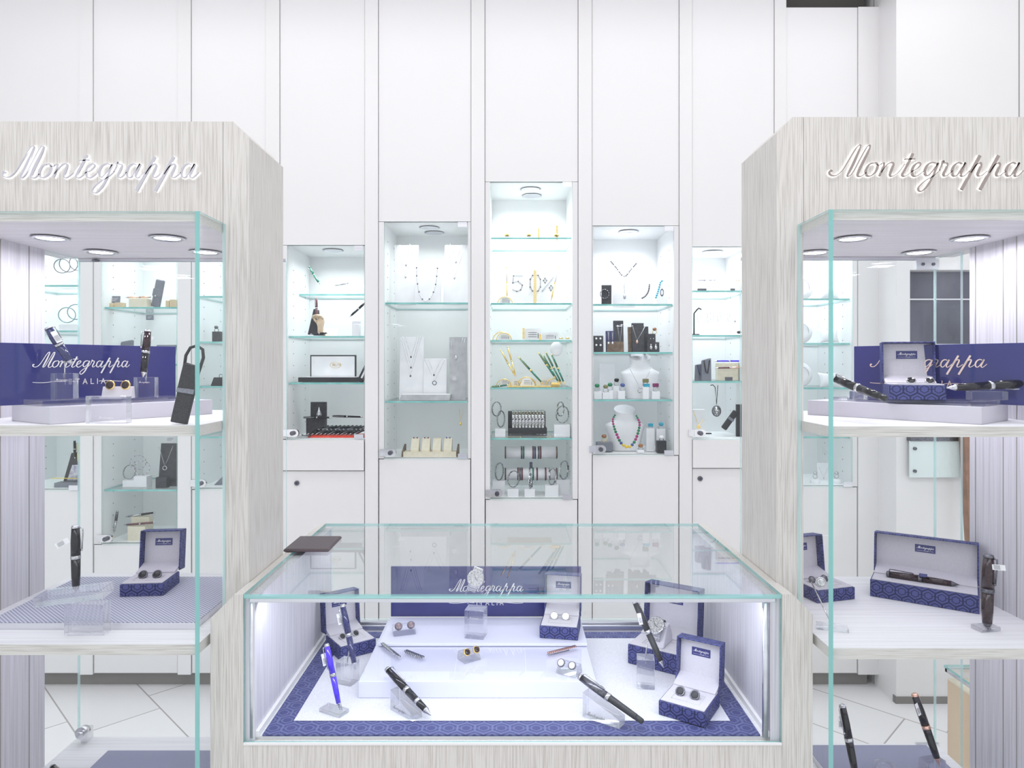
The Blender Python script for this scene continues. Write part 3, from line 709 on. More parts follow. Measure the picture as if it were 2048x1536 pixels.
# ================================================================ in the counter
giftbox('open navy box with black round cufflinks, front right in the counter', on(1317, 1429, ZM), math.radians(-33), .100, .104, .032, .098)
Bx = RZ(math.radians(-33)); c0 = on(1317, 1429, ZM)
def inbox(c0, a, x, y, z): return Vector(c0) + RZ(math.radians(a)) @ Vector((x, y, z))
def pair(c0, a, h, xs, y, face, rim, r, la, lb, nrm=(0, -.75, .65), group=None):
    for x, l in zip(xs, (la, lb)): cufflink(l, inbox(c0, a, x, y, h + r*.78), RZ(math.radians(a)) @ Vector(nrm), r, face, rim, group=group)
pair(c0, -33, .032, (.032, .064), .045, BLACKM, STEELD, .0105, 'left black round cufflink in the front right navy box', 'right black round cufflink in the front right navy box')
c0 = on(1079, 1276, ZR2); giftbox('open navy box with white round cufflinks, on the riser right end', c0, math.radians(-10), .098, .096, .033, .10)
pair(c0, -10, .033, (.032, .062), .05, STONEW, SILVER, .0105, 'left white round cufflink in the box on the riser', 'right white round cufflink in the box on the riser')
c0 = on(1255.5, 1326, ZM); giftbox('large open navy watch box at the back right of the counter', c0, math.radians(-33), .145, .10, .049, .125, lt=.045)
# watch on its cushion
def watch(label, M, r=.020, dial=SILVER, strap=SILVER, loop=.028):
    t = thing('wristwatch', label, 'watch', M=M)
    MB().lathe([(-.005, r*.9), (-.004, r*1.05), (.002, r*1.08), (.004, r*.95)], 32).build('case', SILVER, t)
    f = MB().lathe([(.0035, r*.93), (.0036, .0001)], 32)
    f = f.build('dial', dial, t)
    h = MB()
    for i in range(12):
        a = i*PI/6; h.box((-.0005, r*.68, .0038), (.0005, r*.86, .0043), M=RZ(a))
    h.box((-.0006, -.002, .0045), (.0006, r*.6, .005), M=RZ(.6)).box((-.0008, -.002, .0045), (.0008, r*.42, .005), M=RZ(-2.1)); h.build('hands', STEELD, f)
    MB().cyl((r*1.05, 0, -.001), (r*1.22, 0, -.001), .0026).build('crown', SILVER, t)
    b = MB(); n = 26
    for i in range(1, n):
        a = 2*PI*i/n; z = -loop + loop*math.cos(a); y = loop*1.15*math.sin(a); w_ = r*.62*(1 - .25*abs(math.sin(a/2))**2)
        b.box((-w_, -.0031, -.0012), (w_, .0031, .0012), M=T(0, y, z - .003) @ RX(-a))
    b.build('bracelet', strap, t); return t
wc = inbox(c0, -33, .066, .045, .049)
cu = thing('watch_cushion', 'grey cushion holding the silver watch in the large navy box', 'cushion', wc, math.radians(-33))
MB().prism([(-.034, 0), (.03, 0), (.034, .016), (.012, .052), (-.006, .050)], -.022, .022, 'x', m=0, M=T(.0, 0, 0)).build('pad', LINING, cu, bevel=.004)
watch('silver wristwatch on a grey cushion in the large navy box', T(wc) @ RZ(math.radians(-33)) @ T(0, -.022, .048) @ RX(math.radians(48)) @ T(0, 0, .006), .021, STONEW, SILVER, .024)
c0 = on(680, 1322, ZM); giftbox('open navy box with black gem cufflinks, back left in the counter', c0, math.radians(36), .098, .098, .035, .10)
pair(c0, 36, .035, (.025, .062), .045, BLACK, SILVER, .0085, 'left gem cufflink in the back left navy box, partly behind a pen', 'right faceted gem cufflink in the back left navy box')
# sign board at the back
sb = thing('sign_board', 'navy sign board with cursive white lettering at the back of the counter', 'sign', (-.3307, 1.894, ZR2 - .0005))
MB().box((0, 0, 0), (.528, .006, .139)).build('board', BRDNAVY, sb, bevel=.0015)
brandboard_text(.205).build('lettering', WTXT, sb, M=T(.162, -.0006, .071))

# pens
pen('bright blue ballpoint pen with price tag, front left in the counter', P(653, 1287, 1.475), P(680, 1420, 1.455), .0062, BLUER, BLUER, tagd=T(.009, -.006, .108), clip_ang=-.5)
acryl('small clear stand under the bright blue pen', on(668, 1424, ZM), (.058, .03, .008), math.radians(-28))
b = MB().tube([on(684, 1420, ZM + .008), P(672, 1370, 1.475), P(664, 1330, 1.48)], .0016, 8); b.build('stand_rod', SILVER, label='thin metal rod propping the bright blue pen', cat='rod')
bp = on(695, 1364, ZM)
pen('navy ballpoint pen with price tag, on a clear block at the counter left', P(685, 1208, 1.60), P(711, 1339, 1.575), .0072, NAVYR, NAVYR, tagd=T(.011, -.006, .118), clip_ang=-.3)
acryl('tall clear block with rod holding the navy pen', bp, (.042, .036, .052), math.radians(-20), rod=(.008, .0, .092))
pen('black fountain pen with silver trim lying on a clear wedge, counter centre left', P(773, 1337, 1.53), P(862, 1431, 1.425), .0078, BLACK, BLACK, fountain=True, clip_ang=2.3)
def wedge(label, p, rz, L, d, h0, h1, txt=None):
    t = thing('acrylic_wedge', label, 'stand', p, rz)
    MB().prism([(-L/2, 0), (L/2, 0), (L/2, h1), (-L/2, h0)], -d/2, d/2, 'y').build('wedge', ACRYL, t, bevel=.001)
    if txt: script(txt, .0002, 2.0, 3, M=T(-L/2 + .008, -d/2 - .0004, .008)).build('engraved_word', STRIPE, t)
    return t
wedge('clear wedge with engraved word under the black silver-trimmed pen', Vector((-.222, 1.458, ZM)), math.radians(-42), .075, .026, .044, .012, .045)
wedge('clear wedge with engraved word under the ribbed black pen', Vector((.196, 1.43, ZM)), math.radians(-35), .085, .028, .052, .018, .050)
pen('ribbed black fountain pen lying on a clear wedge, counter centre right', P(1157, 1352, 1.475), P(1286, 1444, 1.385), .0078, STEELD, BLACKM, ribs=True, capped=True, clip_ang=2.3)
pen('black ballpoint pen with barcode tag, held above a clear block at right', P(1268, 1200, 1.60), P(1328, 1336, 1.56), .0074, BLACKM, BLACKM, tagd=T(-.012, -.006, .118) @ RY(.3), clip_ang=2.8)
acryl('tall clear block with rod holding the barcode-tagged black pen', on(1291, 1372, ZM), (.040, .036, .068), math.radians(-8), rod=(.006, 0, .118))
# block with wrist watch
acryl('tall clear engraved block in the riser centre, under a watch', on(952, 1272, ZR2), (.050, .044, .073), math.radians(-12), text=.026)
watch('silver wristwatch standing on the tall clear block', T(PX(952, 1.76), 1.735, PZ(1156, 1.74)) @ RY(.35) @ RX(math.radians(68)), .0205, noisy(mat('grey_dial', (.3, .3, .31), .4), (.26, .26, .27), (.34, .34, .35), 200), SILVER, .026)
MB().torus((PX(948, 1.77), 1.765, ZR2 + .073 + .026), .023, .002, 20, 8, a0=-.3*PI, a1=1.3*PI).build('watch_stand', ACRYL, label='clear ring supporting the watch on the tall block', cat='stand')
# cufflink stands on the riser
def ctrstand(label, p, rz, la, lb, face, rim, r, sep=.032, hh=.022, z0=.018):
    t = thing('cufflink_stand', label, 'stand', p, rz)
    MB().prism([(-.018, 0), (.018, 0), (.012, hh), (-.004, hh)], -sep*.9, sep*.9, 'x').build('wedge', ACRYL, t, bevel=.001)
    R_ = RZ(rz)
    for x, l in ((-sep/2, la), (sep/2, lb)): cufflink(l, Vector(p) + R_ @ Vector((x, -.013, z0 + .006)), R_ @ Vector((0, -.8, .6)), r, face, rim, toggle=False)
ctrstand('clear stand with two faceted cufflinks, left on the upper step', on(808, 1266, ZR2), .3, 'left faceted cufflink on the upper riser step', 'right faceted cufflink on the upper riser step', noisy(mat('smoky_gem', (.2, .13, .15), .15, coat=.4), (.10, .06, .08), (.4, .3, .33), 260), STEELD, .0098)
ctrstand('clear stand with two gold-rimmed cufflinks on the lower step centre', on(938, 1318, ZR1), .6, 'left gold-rimmed dark cufflink at the lower step centre', 'right gold-rimmed dark cufflink at the lower step centre', BURG, GOLD, .0088, .026)
ctrstand('clear stand with two white-faced cufflinks, lower step right', on(1138, 1345, ZR1), -.55, 'left black-rimmed white cufflink on the lower step', 'right black-rimmed white cufflink on the lower step', STONEW, STEELD, .0092, .028)
CHK = mat('checkered_silver', (.6, .6, .62), .2, 1.0)
def _chk(m, a, b_):
    b = m.node_tree.nodes['Principled BSDF']; tc = N(m, 'ShaderNodeTexCoord'); ck = N(m, 'ShaderNodeTexChecker'); ck.inputs['Scale'].default_value = 330
    ck.inputs[1].default_value = (*a, 1); ck.inputs[2].default_value = (*b_, 1); LK(m, tc.outputs['Object'], ck.inputs[0]); LK(m, ck.outputs[0], b.inputs['Base Color'])
_chk(CHK, (.85, .85, .87), (.12, .12, .14))
CHKR = mat('checkered_rose_gold', (.6, .6, .62), .25, 1.0); _chk(CHKR, (.85, .6, .5), (.45, .2, .16))
def tieclip(label, A, B, mt, w_=.0042):
    A = Vector(A); B = Vector(B); L = (B-A).length; t = thing('tie_clip', label, 'tie clip', M=T(A) @ RZ(math.atan2((B-A).y, (B-A).x)))
    MB().box((0, -w_, .006), (L, w_, .009)).build('front_bar', mt, t, bevel=.001)
    MB().tube([(.002, 0, .007), (-.002, 0, .004), (.002, 0, .0015), (L*.75, 0, .0015)], .0014, 6).build('spring_bar', SILVER, t)
tieclip('checkered silver tie clip, leftmost on the lower riser step', on(764, 1292, ZR1), on(799, 1320, ZR1), CHK)
tieclip('checkered silver tie clip, second from left on the lower step', on(811, 1307, ZR1), on(847, 1321, ZR1), CHK, .0052)
tieclip('rose gold tie clip at the right end of the lower step', on(1096, 1312, ZR1), on(1152, 1298, ZR1), CHKR)

# ================================================================ left tower
zs = 1.3328
def plinth(side, label, boardlabel, C, ang):
    a = math.radians(ang); s = 1 if side < 0 else -1
    R_ = T(C[0], C[1], zs) @ RZ(a) @ (Matrix.Diagonal((1, 1, 1, 1)))
    rt = thing('display_plinth', label, 'plinth', M=R_)
    # local x along the long front face, y to the back
    L = .352
    MB().box((0, 0, 0) if s > 0 else (-L, 0, 0), (L, .17, .034) if s > 0 else (0, .17, .034)).build('body', PLINTH, rt, bevel=.0008)
    bd = thing('sign_board', boardlabel, 'sign', M=R_ @ T(0, .125, .0345))
    x0, x1 = (-.06, .335) if s > 0 else (-.30, .08)
    MB().box((x0, 0, 0), (x1, .006, .128)).build('board', BRDNAVY, bd, bevel=.001)
    return R_, bd
R_, bd = plinth(-1, 'lavender plinth on the top shelf of the left tower', 'navy sign board with white cursive lettering in the left tower', (-.907, 1.345), 57)
brandboard_text(.20).build('lettering', WTXT, bd, M=T(.020, -.0006, .078))
def slab(label, R_, lo, hi):
    t = MB().box(lo, hi).build('acrylic_slab', ACRYL, M=R_, bevel=.0008, label=label, cat='slab')
slab('flat clear slab on the left tower plinth, under the pen block', R_, (.0, .03, .0345), (.16, .115, .046))
slab('flat clear slab along the left tower plinth front', R_, (.165, .015, .0345), (.30, .10, .043))
b1 = R_ @ Vector((.055, .07, .0465))
def at(px, py, z): return on(px, py, z)
acryl('clear block holding the navy pen in the left tower', Vector((PX(120, 1.41), 1.425, 1.3795)), (.042, .03, .0535), math.radians(12), text=.024, rod=(.0, .0, .10))
pen('navy and silver pen leaning above a clear block, left tower', P(95, 654, 1.40), P(143, 729, 1.42), .0085, NAVYR, NAVYR, tagd=T(.0, -.011, .062), clip_ang=2)
acryl('clear block holding the dark upright pen in the left tower', Vector((PX(297, 1.57), 1.56, 1.3765)), (.044, .03, .046), math.radians(10), text=.024, rod=(.004, .0, .10))
pen('dark pen with silver tip and tag, upright before the left navy board', P(296, 660, 1.555), P(286, 755, 1.535), .0082, BURG, BLACK, tagd=T(.0, -.011, .088) @ RY(-.6), clip_ang=.3)
acryl('large clear engraved block at the front of the left top shelf', Vector((PX(207, 1.36), 1.378, zs)), (.080, .022, .055), math.radians(2), text=.032, depth_text='low')
t = thing('cufflink_stand', 'grey stand with two gold-rimmed cufflinks in the left tower', 'stand', (PX(236, 1.50), 1.50, 1.3768), math.radians(8))
MB().prism([(-.01, 0), (.012, 0), (.008, .026), (.0, .026)], -.031, .031, 'x').build('wedge', PLINTH, t, bevel=.001)
for px, l in ((220, 'left gold-rimmed dark cufflink in the left tower'), (251, 'right gold-rimmed dark cufflink in the left tower')): cufflink(l, P(px, 770, 1.488), (0, -.95, .15), .0105, BURG, GOLD, toggle=False)
# leather pen holder
pc = thing('pen_case', 'tall black leather pen case with loop, standing beside the left tower glass', 'pen case', M=T(PX(361, 1.36), 1.352, zs + .002) @ RY(math.radians(9)) @ RX(math.radians(-8)))
def outline(pts, y0, y1, n=4): return pts
MB().prism([(-.0165, 0), (.0165, 0), (.0185, .11), (.0145, .118), (-.0150, .122), (-.0155, .115)], -.003, .007, 'y').build('body', BLACKM, pc, bevel=.0025)
MB().prism([(-.0155, .068), (.0178, .070), (.0165, .118), (-.0145, .118)], -.0065, -.003, 'y').build('flap', BLACKM, pc, bevel=.0015)
MB().box((-.0165, -.006, .060), (.018, -.003, .070)).build('strap', GREYL, pc, bevel=.001)
MB().tube([(-.0135, 0, .112), (-.0155, 0, .135), (-.010, 0, .152), (.002, 0, .158), (.015, 0, .152), (.020, 0, .136), (.017, 0, .105), (.016, 0, .09)], .0032, 8).build('loop', BLACKM, pc)

def platform(label, x0, x1, y0, y1, z, lab2):
    MB().box((x0, y0, z), (x1, y1, z + .0125)).build('platform', ALU, label=label, cat='platform', bevel=.0005)
    MB().box((x0 + .001, y0 + .001, z + .0126), (x1 - .001, y1 - .001, z + .0136), 0).build('dotted_mat', [DOTMAT], label=lab2, cat='mat')
    e = MB()
z2 = .9072
platform('silver platform on the middle shelf of the left tower', -1.08, -.645, 1.402, 1.707, z2, 'grey dotted mat on the left tower middle platform')
c0 = on(239, 1194, z2 + .0137); giftbox('open navy box with round cufflinks, left tower middle shelf', c0, math.radians(5), .096, .095, .030, .096)
pair(c0, 5, .030, (.034, .066), .04, BLACK, STEELD, .0105, 'left round black cufflink in the left tower box', 'right round black cufflink in the left tower box')
acryl('clear block standing at the front edge of the left middle shelf', Vector((PX(177, 1.385), 1.382, z2)), (.078, .028, .062), math.radians(2), text=None)
acryl('long clear slab tilted over the block, left middle shelf', Vector((PX(149, 1.4), 1.402, z2 + .0625)), (.130, .055, .020), math.radians(8), rot=RY(-.09))
pen('black ballpoint pen standing upright on clear slabs, left tower', P(151, 1050, 1.405), P(152, 1186, 1.40), .0088, BLACK, BLACK, clip_ang=2.8, tagd=T(-.022, -.006, .105) @ RY(1.1))
z3 = .4783
platform('silver platform on the lowest shelf of the left tower', -1.0, -.62, 1.34, 1.698, z3, 'grey dotted mat on the left tower lowest platform')
pen('black pen cap end at the bottom edge, left tower lowest shelf', on(104, 1533, z3 + .02), on(165, 1590, z3 + .02), .008, BLACK, BLACK)

# ================================================================ right tower
R_, bd = plinth(1, 'lavender plinth on the top shelf of the right tower', 'navy sign board with pinkish cursive lettering in the right tower', (.927, 1.342), -50.5)
brandboard_text(.235).build('lettering', noisy(mat('copper_print', (.85, .66, .58), .35, .3), (.8, .62, .55), (.88, .7, .62), 40), bd, M=T(-.262, -.0006, .078))
slab('flat clear slab along the right tower plinth', R_, (-.31, .02, .0345), (-.03, .115, .043))
slab('flat clear slab at the right end of the right tower plinth', R_, (-.025, .02, .0345), (.0, .115, .045))
c0 = Vector((PX(1779, 1.455), 1.455, 1.3765)); giftbox('open navy box with two silver cufflinks, on the right tower plinth', c0, math.radians(-20), .105, .090, .033, .093, tilt=3)
pair(c0, -20, .033, (.045, .08), .025, BLACK, SILVER, .0095, 'left silver-rimmed cufflink in the right tower plinth box', 'right silver-rimmed cufflink in the right tower plinth box')
pen('black pen with silver band lying slanted, right tower top shelf', P(1668, 757, 1.47), P(1773, 798, 1.352), .0085, BLACK, BLACK, clip_ang=1.2, capped=True)
acryl('low clear stand under the slanted black pen, right tower', Vector((PX(1722, 1.44), 1.45, 1.3768)), (.03, .02, .018), math.radians(-50))
acryl('clear block under the big black pen at the right edge', Vector((PX(2002, 1.36), 1.40, 1.3785)), (.075, .02, .018), math.radians(0))
pen('big black pen with white tag at the right edge, right tower', P(2062, 766, 1.40), P(1893, 776, 1.40), .0085, BLACK, BLACK, tagd=T(0, -.010, .135) @ RY(PI/2))
c0 = on(1740, 1192, z2); giftbox('long open navy pen box on the right tower middle shelf', c0, math.radians(-34), .212, .075, .041, .094)
pen('dark burgundy pen lying in the long navy box', inbox(c0, -34, .030, .035, .049), inbox(c0, -34, .175, .040, .047), .0078, BURG, BURG, metal=STEELD, clip_ang=1.57)
e = MB().box((-.008, -.012, 0), (.008, .012, .0015)).build('ribbon_band', NAVYBOX, M=T(inbox(c0, -34, .105, .037, .0565)) @ RZ(math.radians(-34)), label='navy ribbon band over the burgundy pen in the long box', cat='ribbon')
c0 = on(1635, 1207, z2); giftbox('open navy box partly hidden by the right tower post', c0, math.radians(16), .104, .095, .030, .096)
pair(c0, 16, .030, (.028, .062), .05, STEELD, STEELD, .009, 'left dark cufflink in the box by the right post', 'right dark cufflink in the box by the right post')
acryl('flat clear stand with leaning rod, right middle shelf front', on(1664, 1258, z2), (.06, .028, .008), math.radians(-20), rod=(-.035, .06, .075))
cufflink('square silver cufflink on a rod before the right post box', P(1642, 1165, 1.42), (-.2, -.9, .3), .011, SILVER, SILVER)
pen('thick burgundy fountain pen standing upright with white tag, right tower', P(1977, 1108, 1.40), P(1974, 1262, 1.396), .0112, BURG, BURG, metal=STEELD, tagd=T(.022, -.004, .135) @ RY(1.4), clip_ang=3)
acryl('flat clear stand under the thick burgundy pen', Vector((PX(1974, 1.396), 1.40, z2)), (.045, .028, .009), math.radians(10))
platform('silver platform on the lowest shelf of the right tower', .744, 1.05, 1.34, 1.722, z3, 'grey dotted mat on the right tower lowest platform')
pen('black pen with silver cap end standing on the right lowest shelf', P(1684, 1408, 1.53), P(1713, 1560, 1.50), .0085, BLACK, BLACK, tagd=T(.014, -.003, .12) @ RY(-.3), clip_ang=0)
pen('black pen with rose gold trim on the right lowest shelf', P(1828, 1386, 1.55), P(1879, 1531, 1.52), .0085, BLACK, BLACK, metal=ROSE, tagd=T(-.014, -.005, .125), clip_ang=2.8)
t = thing('acrylic_block', 'rounded clear block on the right lowest shelf mat', 'stand', (PX(1775, 1.56), 1.57, z3 + .0137))
MB().lathe([(0, .026), (.03, .026), (.040, .022), (.044, .012), (.045, .0001)], 28).build('block', ACRYL, t)
acryl('clear block under the rose gold trimmed pen', Vector((PX(1864, 1.6), 1.60, z3 + .0137)), (.05, .03, .035), math.radians(15))

# beige pedestal behind the right tower
zc = .477; t = thing('side_counter', 'beige wooden side counter with glass top, behind the right tower', 'counter', (1.6, 2.05, 0))
M = T(-1.6, -2.05, 0)
MB().box((1.41, 1.86, 0), (1.95, 2.20, zc - .04), M=M).build('body', BEIGE, t)
MB().box((1.41, 1.86, zc - .04), (1.95, 2.20, zc - .036), M=M).build('display_floor', CREAM, t)
MB().box((1.403, 1.853, zc - .004), (1.957, 2.207, zc + .004), 0, M, 1, 'z').build('glass_top', [GLASS, GEDGE], t)
f = MB()
for a, b in (((1.405, 1.855, zc - .016), (1.415, 2.205, zc - .005)), ((1.405, 2.195, zc - .016), (1.955, 2.205, zc - .005))): f.box(a, b, M=M)
f.build('top_frame', ALU, t)
q = MB().box((1.4085, 2.02, .33), (1.4095, 2.075, .40), M=M); q.build('label_sticker', TAGW, t)

# ================================================================ contents of the wall cabinets
ORD = ('first', 'second', 'third', 'fourth', 'fifth', 'sixth', 'seventh', 'eighth', 'ninth', 'tenth', 'eleventh', 'twelfth')
def SZ(spy): return PZ(spy, YW + .02) + .0003
def bxs(name, label, cat, p0, p1, ptop, spy, dy, dep, m_, group=None, bev=.001, rz=0, parts=None):
    Y = YW + dy; x0, x1 = PX(p0, Y), PX(p1, Y); z = SZ(spy); h = PZ(ptop, Y) - z
    b = MB().box((-(x1-x0)/2, 0, 0), ((x1-x0)/2, dep, h))
    return b.build(name, m_, loc=((x0+x1)/2, Y, z), bevel=bev, label=label, cat=cat, group=group)
def slabd(label, p0, p1, ptop, spy, dy, m_, taper=0, tilt=8, base=True):
    Y = YW + dy; x0, x1 = PX(p0, Y), PX(p1, Y); z = SZ(spy); h = PZ(ptop, Y) - z; hw = (x1-x0)/2
    t = thing('display_slab', label, 'jewellery stand', ((x0+x1)/2, Y, z))
    MB().prism([(-hw + taper, 0), (hw - taper, 0), (hw, h), (-hw, h)], 0, .012, 'y', M=RX(-math.radians(tilt))).build('panel', m_, t, bevel=.001)
    MB().prism([(.006, 0), (.055, 0), (.02 + h*.1, h*.45)], -hw*.5, hw*.5, 'x').build('back_leg', m_, t)
    return t, Y
def necklace(label, L_, R_, Bp, dy, ch, pend, pr=.005, r=.0010, shape='drop', tilt=0):
    Y = YW + dy; A, B, C = P(*L_, Y), P(*R_, Y), P(*Bp, Y - tilt)
    t = thing('necklace', label, 'necklace', C)
    MB().tube([A - C, (A - C)*.5 + Vector((0, -.001, -.002)), Vector((0, 0, 0)), (B - C)*.5 + Vector((0, -.001, -.002)), B - C], r, 5).build('chain', ch, t)
    b = MB()
    if shape == 'ring': b.torus((0, -.002, -pr), pr, pr*.22, 16, 6)
    elif shape == 'disc': b.cyl((0, -.003, -pr), (0, .001, -pr), pr)
    else: b.sphere((0, -.002, -pr*.9), pr, 10, sc=(.8, .5, 1.1))
    b.build('pendant', pend, t); return t
def bust(label, pc, spy, ptop, wpx, dy, m_=WPLAS, tone=1):
    Y = YW + dy; z = SZ(spy); h = PZ(ptop, Y) - z; w_ = wpx * Y / F; t = thing('necklace_bust', label, 'jewellery bust', (PX(pc, Y), Y, z))
    vs = []; fs = []; n = 28
    prof = [(0, .34, .20, 0), (.30, .42, .22, 0), (.60, .50, .22, .0), (.66, .49, .20, .0), (.72, .36, .18, .01), (.78, .27, .18, .015), (.90, .255, .18, .02), (1.0, .27, .19, .02)]
    for zz, a, b, off in prof:
        for k in range(n):
            an = 2*PI*k/n; ca, sa = math.cos(an), math.sin(an); e = .75 if zz < .7 else 1
            x = math.copysign(abs(ca)**e, ca)*a*w_; y = math.copysign(abs(sa)**e, sa)*b*w_ + off*w_ + zz*.06*w_
            vs.append((x, y, zz*h + (y*.55 if zz > .95 else 0)))
    for i in range(len(prof)-1):
        for k in range(n): fs.append((i*n+k, i*n+(k+1) % n, (i+1)*n+(k+1) % n, (i+1)*n+k))
    MB().add(vs, fs, 0, True).add([vs[k] for k in range(n)], [tuple(range(n))[::-1]]).add([vs[-n+k] for k in range(n)], [tuple(range(n))]).build('body', m_, t)
    return t, Y, z, h, w_
def beads(label, pts, dy, mats, sizes, cols):
    Y = YW + dy; c = P(*pts[len(pts)//2], Y); q = catmull([tuple(P(px, py, Y) - c) for px, py in pts], 12)
    d = [0]
    for a, b in zip(q, q[1:]): d.append(d[-1] + (Vector(b) - Vector(a)).length)
    mb = MB(); pos = 0; i = 0; n = len(cols)
    tot = sum(2*sizes(k/n) for k in range(n)); sc = d[-1]/tot
    for k in range(n):
        s_ = sizes(k/n)*sc; target = pos + s_; pos += 2*s_
        while i < len(d)-2 and d[i+1] < target: i += 1
        f = (target - d[i])/max(d[i+1]-d[i], 1e-9); p = Vector(q[i])*(1-f) + Vector(q[i+1])*f
        mb.sphere(p, s_*.98, 10, m=cols[k])
    return mb.build('bead_necklace', mats, loc=c, label=label, cat='necklace')
def ring(label, px, py, dy, stone, rpx=4, band=SILVER, square=False, group=None):
    Y = YW + dy; r = rpx*Y/F; t = thing('ring', label, 'ring', P(px, py, Y), group=group)
    MB().torus((0, 0, -r*.9), r*.8, r*.12, 18, 6).build('band', band, t)
    b = MB()
    if square: b.box((-r*1.0, -r*.6, -r*.2), (r*1.0, r*.4, r*1.1))
    else: b.sphere((0, -r*.2, r*.3), r*.85, 12, sc=(1, .7, .8))
    b.build('stone', stone, t, bevel=r*.15 if square else 0); return t
def bangle(label, px, py, rpx, dy, m_, tilt=.4, links=True, th=.0016, group=None, sx=1.0, beadsm=None):
    Y = YW + dy; r = rpx*Y/F
    mb = MB()
    if links:
        n = 22
        for k in range(n):
            a = 2*PI*k/n; mb.box((-r*.13, -.0028, -th), (r*.13, .0028, th), M=T(r*math.cos(a), 0, r*math.sin(a)) @ RY(-a - PI/2))
            if k % 2: mb.sphere((r*math.cos(a), -.003, r*math.sin(a)), th*1.3, 6, m=1)
    else: mb.torus((0, 0, 0), r, th, 30, 6)
    return mb.build('bracelet', [m_, beadsm or m_], M=T(P(px, py, Y)) @ RZ(tilt) @ Matrix.Diagonal((sx, 1, 1, 1)), label=label, cat='bracelet', group=group)
def card(name, label, cat, p0, p1, ptop, spy, dy, m_, lean=8, th=.0015, marks=None, mm=None, base=None):
    Y = YW + dy; x0, x1 = PX(p0, Y), PX(p1, Y); z = SZ(spy) if base is None else PZ(base, Y); h = PZ(ptop, Y) - z; hw = (x1-x0)/2
    t = thing(name, label, cat, ((x0+x1)/2, Y, z)); MB().box((-hw, 0, 0), (hw, th, h), M=RX(-math.radians(lean))).build('panel', m_, t)
    if marks: marks(t, hw, h, RX(-math.radians(lean)), mm)
    return t
def m_lines(t, hw, h, M, mm):
    b = MB()
    for i in range(3): b.box((-hw*.6, -.0006, h*(.35 + .16*i)), (hw*(.2 + .2*i), 0, h*(.39 + .16*i)), M=M)
    b.build('print', mm or STRIPE, t)
def m_pearls(t, hw, h, M, mm):
    for sx in (-.42, .42):
        for zz in (.82, .42): MB().sphere((sx*hw, -.003, zz*h), hw*.22, 8, M=M).build('pearl_earring', mm, t)
def m_drops(t, hw, h, M, mm):
    for sx in (-.4, .4): MB().sphere((sx*hw, -.003, .72*h), hw*.14, 8, M=M).sphere((sx*hw, -.003, .45*h), hw*.26, 8, M=M, sc=(1, .6, 1.4)).build('drop_earring', mm, t)
def spen(label, A, B, Ya, Yb, r, cap, barrel, metal=SILVER, group=None):
    return pen(label, P(*A, YW + Ya), P(*B, YW + Yb), r, cap, barrel, metal, simple=True, group=group)

# --- cabinet a (far left)
for i, (px, py, r_, sp) in enumerate(((124, 532, 14, 570), (137, 528, 16, 570), (156, 526, 15, 570))):
    bangle(('left', 'middle', 'right')[i] + ' silver bangle on the upper shelf of the far left cabinet', px, py, r_, .12 + .02*i, STRIPE, .3, False, .002)
for i, (px, py, r_) in enumerate(((134, 630, 15), (152, 624, 15))):
    bangle(('left', 'right')[i] + ' steel bangle on the second shelf of the far left cabinet', px, py, r_, .15 + .03*i, mat('teal_steel', (.25, .36, .38), .25, .9) if i == 0 else bpy.data.materials['teal_steel'], .3, False, .0024)
bxs('stand_block', 'white block under the upper bangles, far left cabinet', 'block', 118, 156, 556, 570, .16, .05, WPLAS)
bxs('stand_block', 'white block under the steel bangles, far left cabinet', 'block', 118, 156, 648, 661, .16, .05, WPLAS)
t = thing('pen_easel', 'black sloping easel in the bottom of the far left cabinet', 'easel', P(145, 966, YW + .12))
MB().prism([(-.045, 0), (.06, 0), (.06, .14), (-.005, .14)], 0, .03, 'y').build('body', BLACKM, t)
MB().prism([(-.025, .012), (.05, .012), (.05, .085), (.0, .085)], -.002, 0, 'y').build('picture', noisy(mat('picture_print', (.5, .5, .6), .4), (.2, .2, .35), (.85, .85, .95), 60), t)
spen('black pen standing on the easel in the far left cabinet', (149, 880), (150, 918), .11, .11, .006, BLACK, BLACK)
spen('yellow pen standing on the easel in the far left cabinet', (157, 885), (157, 926), .11, .11, .006, YELLOW, YELLOW)
bxs('yellow_ruler', 'yellow strip lying in the bottom of the far left cabinet', 'strip', 100, 156, 957, 962, .08, .02, YELLOW)
bxs('pen_tray', 'grey tray in the bottom of the far left cabinet', 'tray', 108, 157, 966, 980, .06, .05, GREYL)
# --- cabinet b
bxs('wooden_block', 'pale wooden block left of the black card, cabinet behind left sign', 'block', 212, 225, 606, 614, .06, .03, PALEW)
bxs('wooden_block', 'pale wooden block right of the black card, cabinet behind left sign', 'block', 229, 245, 605, 614, .06, .03, PALEW)
card('name_card', 'small black name card on a foot between two wooden blocks', 'card', 219, 240, 592, 614, .08, GREYL, 5, marks=m_lines, mm=WTXT, base=607)
bxs('pen_box', 'cream pen box with a pen on top, upper shelf behind left sign', 'box', 257, 292, 596, 614, .06, .05, CREAM, bev=.003)
spen('rose gold pen lying across the cream pen box', (302, 594), (250, 595), .08, .08, .0045, ROSE, ROSE)
t = thing('pen_case', 'tall grey leather pen case leaning on the cabinet shelf behind left sign', 'pen case', M=T(P(309, 614, YW + .10)) @ RY(math.radians(11)))
MB().box((-.020, 0, .0), (.020, .018, .130)).build('body', GREYL, t, bevel=.006)
MB().box((-.021, -.002, .05), (.021, .0, .085)).build('flap', GREYL, t, bevel=.001)
MB().cyl((-.004, -.002, .052), (-.004, -.004, .052), .004).build('snap_button', SILVER, t)
